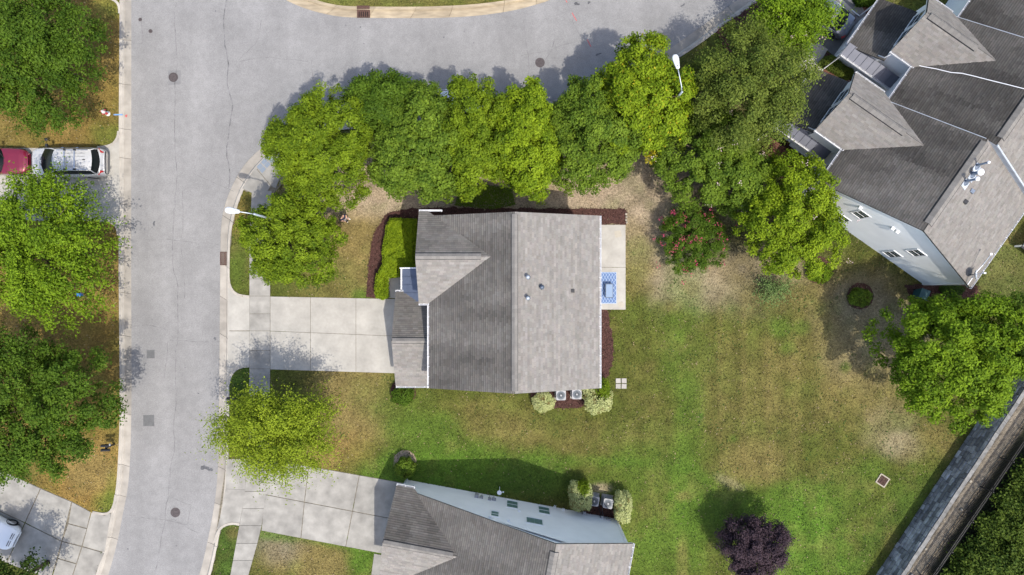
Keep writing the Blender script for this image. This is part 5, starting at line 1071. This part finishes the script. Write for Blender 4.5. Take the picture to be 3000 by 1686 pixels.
for (px, py, lab, nm, m) in [(147, 413, "small dark garden light stake on the grass above the minivan driveway", "garden_light", "car_trim"), (238, 864, "small blue box on the lawn under the star-branched tree", "utility_box", "blue_plastic")]:
    w = G(px, py); t = thing(nm, lab, "light" if nm == "garden_light" else "box", w)
    if nm == "garden_light": MB().lathe((0, 0, 0), [(.02, 0), (.02, .4)], 8).build("stake", m, t); MB().lathe((0, 0, .38), [(.06, 0), (.12, .05), (.03, .12)], 10).build("lamp_shade", m, t)
    else: MB().box((0, 0, .12), (.3, .2, .24)).build("case", m, t); MB().box((0, 0, .26), (.34, .24, .04)).build("lid", m, t)

def condenser(label, px, py, ang):
    w = G(px, py, .8); t = thing("condenser", label, "air conditioner", (w[0], w[1], 0), ang); b = .31
    MB().box((0, 0, .04), (.80, .80, .09)).build("pad", "concrete_old", t)
    m = MB()
    for k_ in range(9):
        for (c_, d_) in (((0, b, 0), (.62, .02, .035)), ((0, -b, 0), (.62, .02, .035)), ((b, 0, 0), (.02, .62, .035)), ((-b, 0, 0), (.02, .62, .035))): m.box((c_[0], c_[1], .14+k_*.075), d_)
    m.build("louvres", "ac_case", t); MB().box((0, 0, .44), (.58, .58, .68)).build("coil", "ac_dark", t)
    cor = .33; r_ = .09; P = []
    for sx_, sy, a0 in ((1, 1, 0), (-1, 1, 90), (-1, -1, 180), (1, -1, 270)):
        for a in range(0, 91, 18): P.append((sx_*(cor-r_)+r_*math.cos(R(a0+a)), sy*(cor-r_)+r_*math.sin(R(a0+a))))
    top = MB().prism(P, .78, .84).build("top_cover", "ac_case", t)
    MB().lathe((0, 0, .842), [(.29, 0), (.29, .004), (.28, .004), (.28, .001)], 28).build("fan_ring", "ac_dark", top)
    MB().lathe((0, 0, .842), [(.275, .001), (.24, .003)], 28).build("fan_well", "ac_fan", top)
    m = MB()
    for k_ in range(24): a = k_*math.pi/12; m.bar((.05*math.cos(a), .05*math.sin(a), .862), (.25*math.cos(a), .25*math.sin(a), .852), .008, .008)
    for rr in (.10, .15, .20): m.tube([(rr*math.cos(a), rr*math.sin(a), .86) for a in np.linspace(0, 2*math.pi, 21)], .005, 4, False)
    stuff(m.build("fan_guard", "ac_dark", top)); MB().lathe((0, 0, .858), [(.075, 0), (.06, .015), (.01, .02)], 16).build("hub", "ac_case", top)
condenser("grey condenser in the main house's mulch bed, beside the small round cream shrub", 1643.5, 1159, 0); condenser("grey condenser in the main house's mulch bed, beside the large variegated shrub", 1690, 1156, 0)
condenser("square grey condenser with round fan, the one touching the tall green-topped shrub", 1741, 1469, R(-10)); condenser("square grey condenser with round fan, the one next to the narrow cream shrub", 1781.5, 1476, R(-10))
for i, (p0, p1, p2, lab) in enumerate([((1752, 1482), (1760, 1505), (1764, 1512), "black refrigerant hose from the condenser by the tall shrub to the wall"), ((1766, 1488), (1764, 1498), (1768, 1512), "thin curved hose from the condenser by the narrow shrub to the wall")]):
    o = MB().tube([G(*p0, .3), G(*p1, .08), G(*p2, .45)], .03 if i == 0 else .018, 6).build("hose", "black_metal" if i == 0 else "ac_fan"); tag(o, lab, "hose")
# small dish on a mast by the meters
w = G(1463, 1441, 1.3); t = thing("antenna_mast", "small white dish antenna on a slim mast beside the wall meters", "antenna", (w[0], w[1]-.05, 0))
MB().tube([(0, 0, 0), (0, 0, 1.3)], .025, 8).build("mast", "pvc", t); MB().lathe((0, 0, 1.3), [(.02, 0), (.12, .03), (.16, .08), (.15, .085), (.02, .04)], 14).build("dish", "pvc", t, True); MB().bar((0, 0, 1.35), (.26, .05, 1.38), .03).build("feed_arm", "pvc", t); MB().box((.27, .05, 1.39), (.09, .07, .09)).build("receiver", "pvc", t)
# dish and antenna on the far roof
x, y, z = slope3(2838, 806); w3 = Matrix.Rotation(math.atan2(.819, .573), 2) @ Vector((x, y)); t = thing("satellite_dish", "grey satellite dish with forked arm on the townhouse roof corner", "satellite dish", (C0[0]+w3.x, C0[1]+w3.y, z))
MB().tube([(0, 0, 0), (0, 0, .45)], .03, 8).build("mast", "lead", t); D_ = Matrix.Rotation(R(50), 3, 'Y') @ Matrix.Identity(3); V = []; F = []; n = 18
for i in range(5):
    for k_ in range(n): a = 2*math.pi*k_/n; rr = i/4; V.append(tuple(Vector((0, 0, .5))+D_ @ Vector((.40*rr*math.cos(a), .32*rr*math.sin(a), .12*rr*rr))))
F = [(i*n+k_, i*n+(k_+1) % n, (i+1)*n+(k_+1) % n, (i+1)*n+k_) for i in range(4) for k_ in range(n)]
rawmesh("dish", V, F, "flashing", t, True); MB().bar((0, 0, .42), (.45, .1, .75), .03).build("feed_arm", "lead", t); MB().box((.46, .1, .78), (.12, .1, .1)).build("receiver", "pvc", t); MB().bar((.05, 0, .4), (.4, .6, .7), .04).build("brace", "flashing", t); MB().bar((.4, .6, .7), (.7, 1.2, .95), .035).build("antenna_boom", "lead", t); MB().box((.72, 1.25, .97), (.12, .12, .06)).build("antenna_tip", "pvc", t); MB().bar((-.1, -.6, .05), (.05, -.1, .35), .05).build("leg", "pvc", t)

# patio furniture
c = G(1772, 844, .05); t = thing("patio_rug", "blue patio rug with a white diamond lattice on the concrete patio", "rug", (c[0], c[1], .042)); rw_, rh = 1.62, 2.20
MB().box((0, 0, .004), (rw_, rh, .008)).build("field", "rug_blue", t)
m = MB()
for sx_ in (-1, 1): m.box((sx_*(rw_/2-.015), 0, .010), (.03, rh, .006))
for sy in (-1, 1): m.box((0, sy*(rh/2-.015), .010), (rw_-.06, .03, .006))
m.build("border", "rug_white", t)
m = MB(); sp, asp_ = .21, 1.75
for s_ in (-1, 1):
    for k_ in range(-12, 13):
        pts = []
        for y_ in np.linspace(-rh/2+.03, rh/2-.03, 60):
            x_ = k_*sp+s_*y_/asp_
            if abs(x_) <= rw_/2-.04: pts.append((x_, y_))
        if len(pts) > 2: m.bar((*pts[0], .010), (*pts[-1], .010), .024, .005 if s_ > 0 else .007)
m.build("lattice", "rug_white", t)
c = G(1785, 852.5, .42); t = thing("coffee_table", "dark framed glass coffee table on the blue rug", "table", (c[0], c[1], .055)); tx, ty = .25, .47
for sx_ in (-1, 1):
    for sy in (-1, 1): MB().box((sx_*(tx-.02), sy*(ty-.02), .2), (.035, .035, .40)).build("leg", "table_frame", t)
m = MB()
for sx_ in (-1, 1): m.box((sx_*tx, 0, .405), (.045, 2*ty+.045, .03))
for sy in (-1, 1): m.box((0, sy*ty, .405), (2*tx-.045, .045, .03))
m.build("frame", "table_frame", t); MB().box((0, 0, .412), (2*tx-.045, 2*ty-.045, .012)).build("top", "table_glass", t); m = MB()
for k_ in (-1, 0): m.bar((-tx+.03, (k_)*.47+.02, .42), (tx-.03, (k_+1)*.47-.02, .42), .02, .004); m.bar((tx-.03, (k_)*.47+.02, .42), (-tx+.03, (k_+1)*.47-.02, .42), .02, .005)
c = G(1742, 853, .4); t = thing("patio_sofa", "white cushioned patio sofa under the eave beside the rug", "sofa", (c[0]-.02, c[1], .055))
MB().box((.05, 0, .30), (.68, 1.12, .16)).build("seat_cushion", "cushion", t); MB().box((-.26, 0, .55), (.14, 1.12, .5)).build("backrest", "cushion", t); MB().box((0, 0, .18), (.72, 1.14, .06)).build("frame", "table_frame", t)
for sx_ in (-1, 1):
    for sy in (-1, 1): MB().box((sx_*.32, sy*.53, .08), (.05, .05, .16)).build("leg", "table_frame", t)
for i in range(2):
    for j in range(2):
        c = G(1811+i*17, 1116+j*16); m = MB().box((0, 0, 0), (.34, .33, .07)); o = m.build("paver", "paver"); o.location = (c[0], c[1], .02); o.rotation_euler = (0, 0, rng.uniform(-.05, .05)); tag(o, "square pale paver, one of four laid in the lawn beside the large variegated shrub", "paver", "four pavers on the lawn")
for i, (px, py) in enumerate([(1834, 628), (1835, 636), (1834, 645), (1836, 652)]):
    c = G(px, py); V = []; o = MB().lathe((0, 0, 0), [(.06, 0), (.09, .04), (.08, .08), (.03, .11)], 7).build("edging_stone", "stone"); o.location = c; o.rotation_euler = (0, 0, i); tag(o, "small pale edging stone at the mulch bed's outer corner by the patio", "stone", "edging stones at the mulch corner")

# drains
def grate(label, cx, cy, wx, wy, ang, z, bars, diag=False, m="rust_iron"):
    w = G(cx, cy); t = thing("storm_drain", label, "drain", (w[0], w[1], z), ang)
    MB().box((0, 0, -.06), (wx, wy, .05)).build("pit", "dark_hole", t); f = MB()
    for s_ in (-1, 1): f.box((s_*(wx/2-.02), 0, 0), (.05, wy, .05)); f.box((0, s_*(wy/2-.02), .001), (wx-.1, .05, .05))
    f.build("frame", m, t)
    for k_ in range(bars): y_ = -wy/2+wy*(k_+.5)/bars; MB().box((0, y_, -.005), (wx-.08, .035, .035), R(38) if diag else 0, ).build("bar", m, t)
    MB().box((0, 0, -.004), (.05, wy-.08, .036)).build("spine", m, t)
grate("rusty storm drain grate with slanted bars in the east kerb gutter", 657.5, 758, .66, .92, 0, -.095, 13)
w = G(1064.5, 35); t = thing("storm_drain", "brown iron kerb inlet drain in the stained north kerb", "drain", (w[0], w[1], -.03)); MB().box((0, .02, -.05), (.9, .80, .10)).build("hood", "rust_iron", t); MB().box((0, .30, .04), (.9, .22, .10)).build("head_casting", "rust_iron", t)
for k_ in range(5): MB().box((-.3+k_*.15, -.16, .004), (.055, .36, .02)).build("slot", "dark_hole", t)
w = G(2585, 1408); t = thing("lawn_drain", "square rusty grate with a pale masonry rim sunk in the lawn", "drain", (w[0], w[1], .0), R(-33)); f = MB()
for s_ in (-1, 1): f.box((s_*.34, 0, .02), (.08, .74, .08)); f.box((0, s_*.34, .021), (.6, .08, .08))
f.build("rim", "stone", t); MB().box((0, 0, -.01), (.58, .58, .04)).build("pit", "dark_hole", t)
for k_ in range(8): MB().box((0, -.26+k_*.074, .03), (.58, .04, .03)).build("bar", "rust_iron", t)
for k_ in range(3): MB().box((-.18+k_*.18, 0, .036), (.03, .58, .024)).build("cross_bar", "rust_iron", t)

# ------------------------------------------------------------------ retaining wall of separate blocks
an = math.atan2(WALL_D[1], WALL_D[0]); t = thing("retaining_wall", "dark weathered block retaining wall with a pale cap along the lawn", "wall", (WALL_A[0], WALL_A[1], 0), an)
# local x runs along the wall, local -y points to the raised side
MB().box((6.5, -.62, .8), (30, .35, 1.5)).build("core", "dark_hole", t)
def block_mesh(lx_, seed):
    rg = np.random.default_rng(seed); bm = bmesh.new(); bmesh.ops.create_cube(bm, size=1.0)
    bmesh.ops.scale(bm, vec=(lx_-.035, .34, .258), verts=bm.verts); bmesh.ops.bevel(bm, geom=list(bm.edges), offset=.022, segments=1, affect='EDGES')
    for v in bm.verts: v.co += Vector(rg.normal(0, .007, 3))
    me_ = bpy.data.meshes.new("block"); bm.to_mesh(me_); bm.free(); me_.materials.append(MATS["block"]); return me_
bmeshes = {L_: [block_mesh(L_, i+int(L_*100)) for i in range(3)] for L_ in (.42, .62, .78)}
for r_ in range(6):
    x = -2.0-rng.uniform(0, .5)
    while x < 17.5:
        L_ = float(rng.choice([.42, .62, .78], p=[.25, .35, .4])); o = bpy.data.objects.new("block", random.choice(bmeshes[L_])); link(o, t)
        o.location = (x+L_/2, -.17-.045*r_+rng.normal(0, .010), .14+.28*r_); o.rotation_euler = (0, rng.normal(0, .004), rng.normal(0, .012)); x += L_
x = -2.0; cm = {}
while x < 17.5:
    L_ = rng.choice([.6, .75, .9]); o = MB().box((0, 0, 0), (L_-.02, .27, .09)).build("cap_stone", "block_cap", t); o.location = (x+L_/2, -.40+rng.normal(0, .008), 1.735); x += L_
# cross wall stub with two caps at the lower end
for (x, y, lx_, ly) in [(1.35, -1.05, .45, .55), (1.30, -1.65, .42, .5), (1.25, -2.2, .45, .5)]: o = MB().box((x, y, 1.72), (lx_, ly, .22)).build("stub_block", "block_cap" if y > -1.5 else "block", t)
# fence on the terrace
FA, FB = np.array(G(2640, 1770, WALL_H)[:2]), np.array(G(3055, 1157, WALL_H)[:2]); FD = (FB-FA); FL = np.linalg.norm(FD); fan = math.atan2(FD[1], FD[0])
t = thing("picket_fence", "black metal picket fence between the dirt path and the dark woodland", "fence", (FA[0], FA[1], WALL_H-.05), fan)
n = int(FL/.095); pk = MB().box((0, 0, .63), (.036, .03, 1.24)); pk.lathe((0, 0, 1.25), [(.021, 0), (.02, .01), (.001, .07)], 4); p0 = pk.build("picket", "black_metal", t)
for k_ in range(n):
    o = p0 if k_ == 0 else p0.copy()
    if k_: link(o, t)
    o.location = (k_*.095+.06, 0, 0)
for z in (.2, 1.0, 1.16): MB().box((FL/2, 0, z), (FL, .045, .045)).build("rail", "black_metal", t)
for k_ in range(int(FL/2.4)+1): MB().box((k_*2.4, 0, .66), (.06, .06, 1.34)).build("post", "black_metal", t)
for i, (px, py) in enumerate([(2711, 1608), (2816, 1493), (2842, 1410)]):
    c = G(px, py, WALL_H); o = MB().lathe((0, 0, 0), [(.07, 0), (.11, .05), (.09, .09), (.03, .11)], 7).build("stone", "stone"); o.location = c; o.rotation_euler = (0, 0, i); tag(o, "small pale stone lying on the dirt strip above the retaining wall", "stone", "stones on the dirt strip")
# wheelie bin by the far corner
c = G(2690, 850); t = thing("recycling_bin", "dark teal bin standing in the shade at the townhouse corner", "bin", (c[0]-.15, c[1]-.3, 0), R(-20))
MB().add([(-.25, -.25, 0), (.25, -.25, 0), (.25, .25, 0), (-.25, .25, 0), (-.3, -.33, .95), (.3, -.33, .95), (.3, .33, .95), (-.3, .33, .95)], [(0, 3, 2, 1), (4, 5, 6, 7), (0, 1, 5, 4), (1, 2, 6, 5), (2, 3, 7, 6), (3, 0, 4, 7)]).build("body", "green_plastic", t); MB().box((0, 0, .985), (.64, .7, .06)).build("lid", "green_plastic", t)
for s_ in (-1, 1): MB().tube([(-.27, s_*.2, .1), (-.27, s_*.27, .1)], .1, 12).build("wheel", "tyre", t)
bush("small shrub beneath the big tree at the townhouse corner", 2790, 848, 34, 20, .9, "dark", 140, n=3000)

# ------------------------------------------------------------------ person by the front tree
w = G(1017, 643, 0); t = thing("person", "person in navy shirt and pale trousers standing by the tree with a controller", "person", (w[0], w[1], 0), R(-40))
def skin(name, V, E, Rr, m, parent, root=0, sub=2):
    me_ = bpy.data.meshes.new(name); me_.from_pydata(V, E, []); o = bpy.data.objects.new(name, me_); link(o, parent); me_.materials.append(MATS[m])
    md = o.modifiers.new("Skin", 'SKIN'); md.use_smooth_shade = True
    sv = me_.skin_vertices[0].data if me_.skin_vertices else None
    if sv is None:
        bm = bmesh.new(); bm.from_mesh(me_); bm.verts.layers.skin.verify(); bm.to_mesh(me_); bm.free(); sv = me_.skin_vertices[0].data
    for i, r_ in enumerate(Rr): sv[i].radius = r_ if isinstance(r_, tuple) else (r_, r_); sv[i].use_root = (i == root)
    md2 = o.modifiers.new("Sub", 'SUBSURF'); md2.levels = sub; md2.render_levels = sub; return o
# x is forward
V = [(0, 0, .95), (0, 0, 1.15), (0, 0, 1.38), (0, 0, 1.50), (.02, 0, 1.58), (.03, 0, 1.68), (.01, 0, 1.77), (0, .19, 1.40), (.03, .25, 1.14), (.26, .12, 1.12), (0, -.19, 1.40), (.03, -.25, 1.14), (.26, -.12, 1.12), (0, .10, .88), (.04, .11, .50), (0, .11, .09), (.16, .12, .04), (0, -.10, .88), (.06, -.12, .50), (.02, -.12, .09), (.18, -.13, .04)]
Ed = [(0, 1), (1, 2), (2, 3), (3, 4), (4, 5), (5, 6), (2, 7), (7, 8), (8, 9), (2, 10), (10, 11), (11, 12), (0, 13), (13, 14), (14, 15), (15, 16), (0, 17), (17, 18), (18, 19), (19, 20)]
Rd = [(.15, .12), (.15, .11), (.17, .11), .06, .058, (.082, .095), .06, .065, .048, .032, .065, .048, .032, .095, .065, .045, .04, .095, .065, .045, .04]
body = skin("body", V, Ed, Rd, "skin", t)
skin("shirt", [(0, 0, .93), (0, 0, 1.15), (0, 0, 1.40), (0, .19, 1.41), (.02, .235, 1.22), (0, -.19, 1.41), (.02, -.235, 1.22)], [(0, 1), (1, 2), (2, 3), (3, 4), (2, 5), (5, 6)], [(.165, .135), (.165, .13), (.18, .125), .08, .066, .08, .066], "shirt", t)
skin("trousers", [(0, 0, .97), (0, .10, .86), (.04, .11, .50), (0, .11, .14), (0, -.10, .86), (.06, -.12, .50), (.02, -.12, .14)], [(0, 1), (1, 2), (2, 3), (0, 4), (4, 5), (5, 6)], [(.16, .13), .105, .08, .066, .105, .08, .066], "trousers", t)
skin("hair", [(-.03, 0, 1.66), (-.01, 0, 1.74), (0, 0, 1.80)], [(0, 1), (1, 2)], [(.085, .085), (.092, .1), .06], "hair", t)
for s_ in (-1, 1):
    skin("shoe", [(-.04, s_*.115, .05), (.08, s_*.12, .045), (.20, s_*.125, .035)], [(0, 1), (1, 2)], [(.05, .05), (.052, .045), (.042, .035)], "shoe", t)
    hv = [(.26, s_*.12, 1.12), (.31, s_*.10, 1.12)]; he = [(0, 1)]; hr = [(.03, .02), (.036, .02)]
    for k_ in range(4):
        b0 = len(hv); y0 = .128-.022*k_; ln = (.045, .055, .052, .04)[3-k_]; hv += [(.33, s_*y0, 1.115), (.33+ln, s_*(y0-.012), 1.12), (.33+ln, s_*(y0-.025), 1.155)]; he += [(1, b0), (b0, b0+1), (b0+1, b0+2)]; hr += [.009, .009, .008]
    b0 = len(hv); hv += [(.29, s_*.07, 1.145), (.31, s_*.045, 1.17)]; he += [(0, b0), (b0, b0+1)]; hr += [.011, .009]
    skin("hand", hv, he, hr, "skin", t, sub=1)
    MB().lathe((.118, s_*.032, 1.685), [(.012, -.008), (.012, .008)], 8).build("eye", "hair", t)
MB().add([(.11, -.015, 1.66), (.11, .015, 1.66), (.145, 0, 1.655), (.11, 0, 1.71)], [(0, 1, 2), (0, 2, 3), (1, 3, 2), (0, 3, 1)]).build("nose", "skin", t); MB().box((.112, 0, 1.625), (.012, .045, .01)).build("mouth", "hydrant_red", t)
ctl = MB().box((0, 0, 0), (.12, .19, .05)).box((.05, 0, .05), (.012, .16, .09)).build("controller", "car_trim"); ctl.parent = None
mw = Matrix.Translation((w[0], w[1], 0)) @ Matrix.Rotation(R(-40), 4, 'Z') @ Matrix.Translation((.36, 0, 1.15)); ctl.matrix_world = mw; tag(ctl, "black handheld controller held in the standing person's hands", "controller")
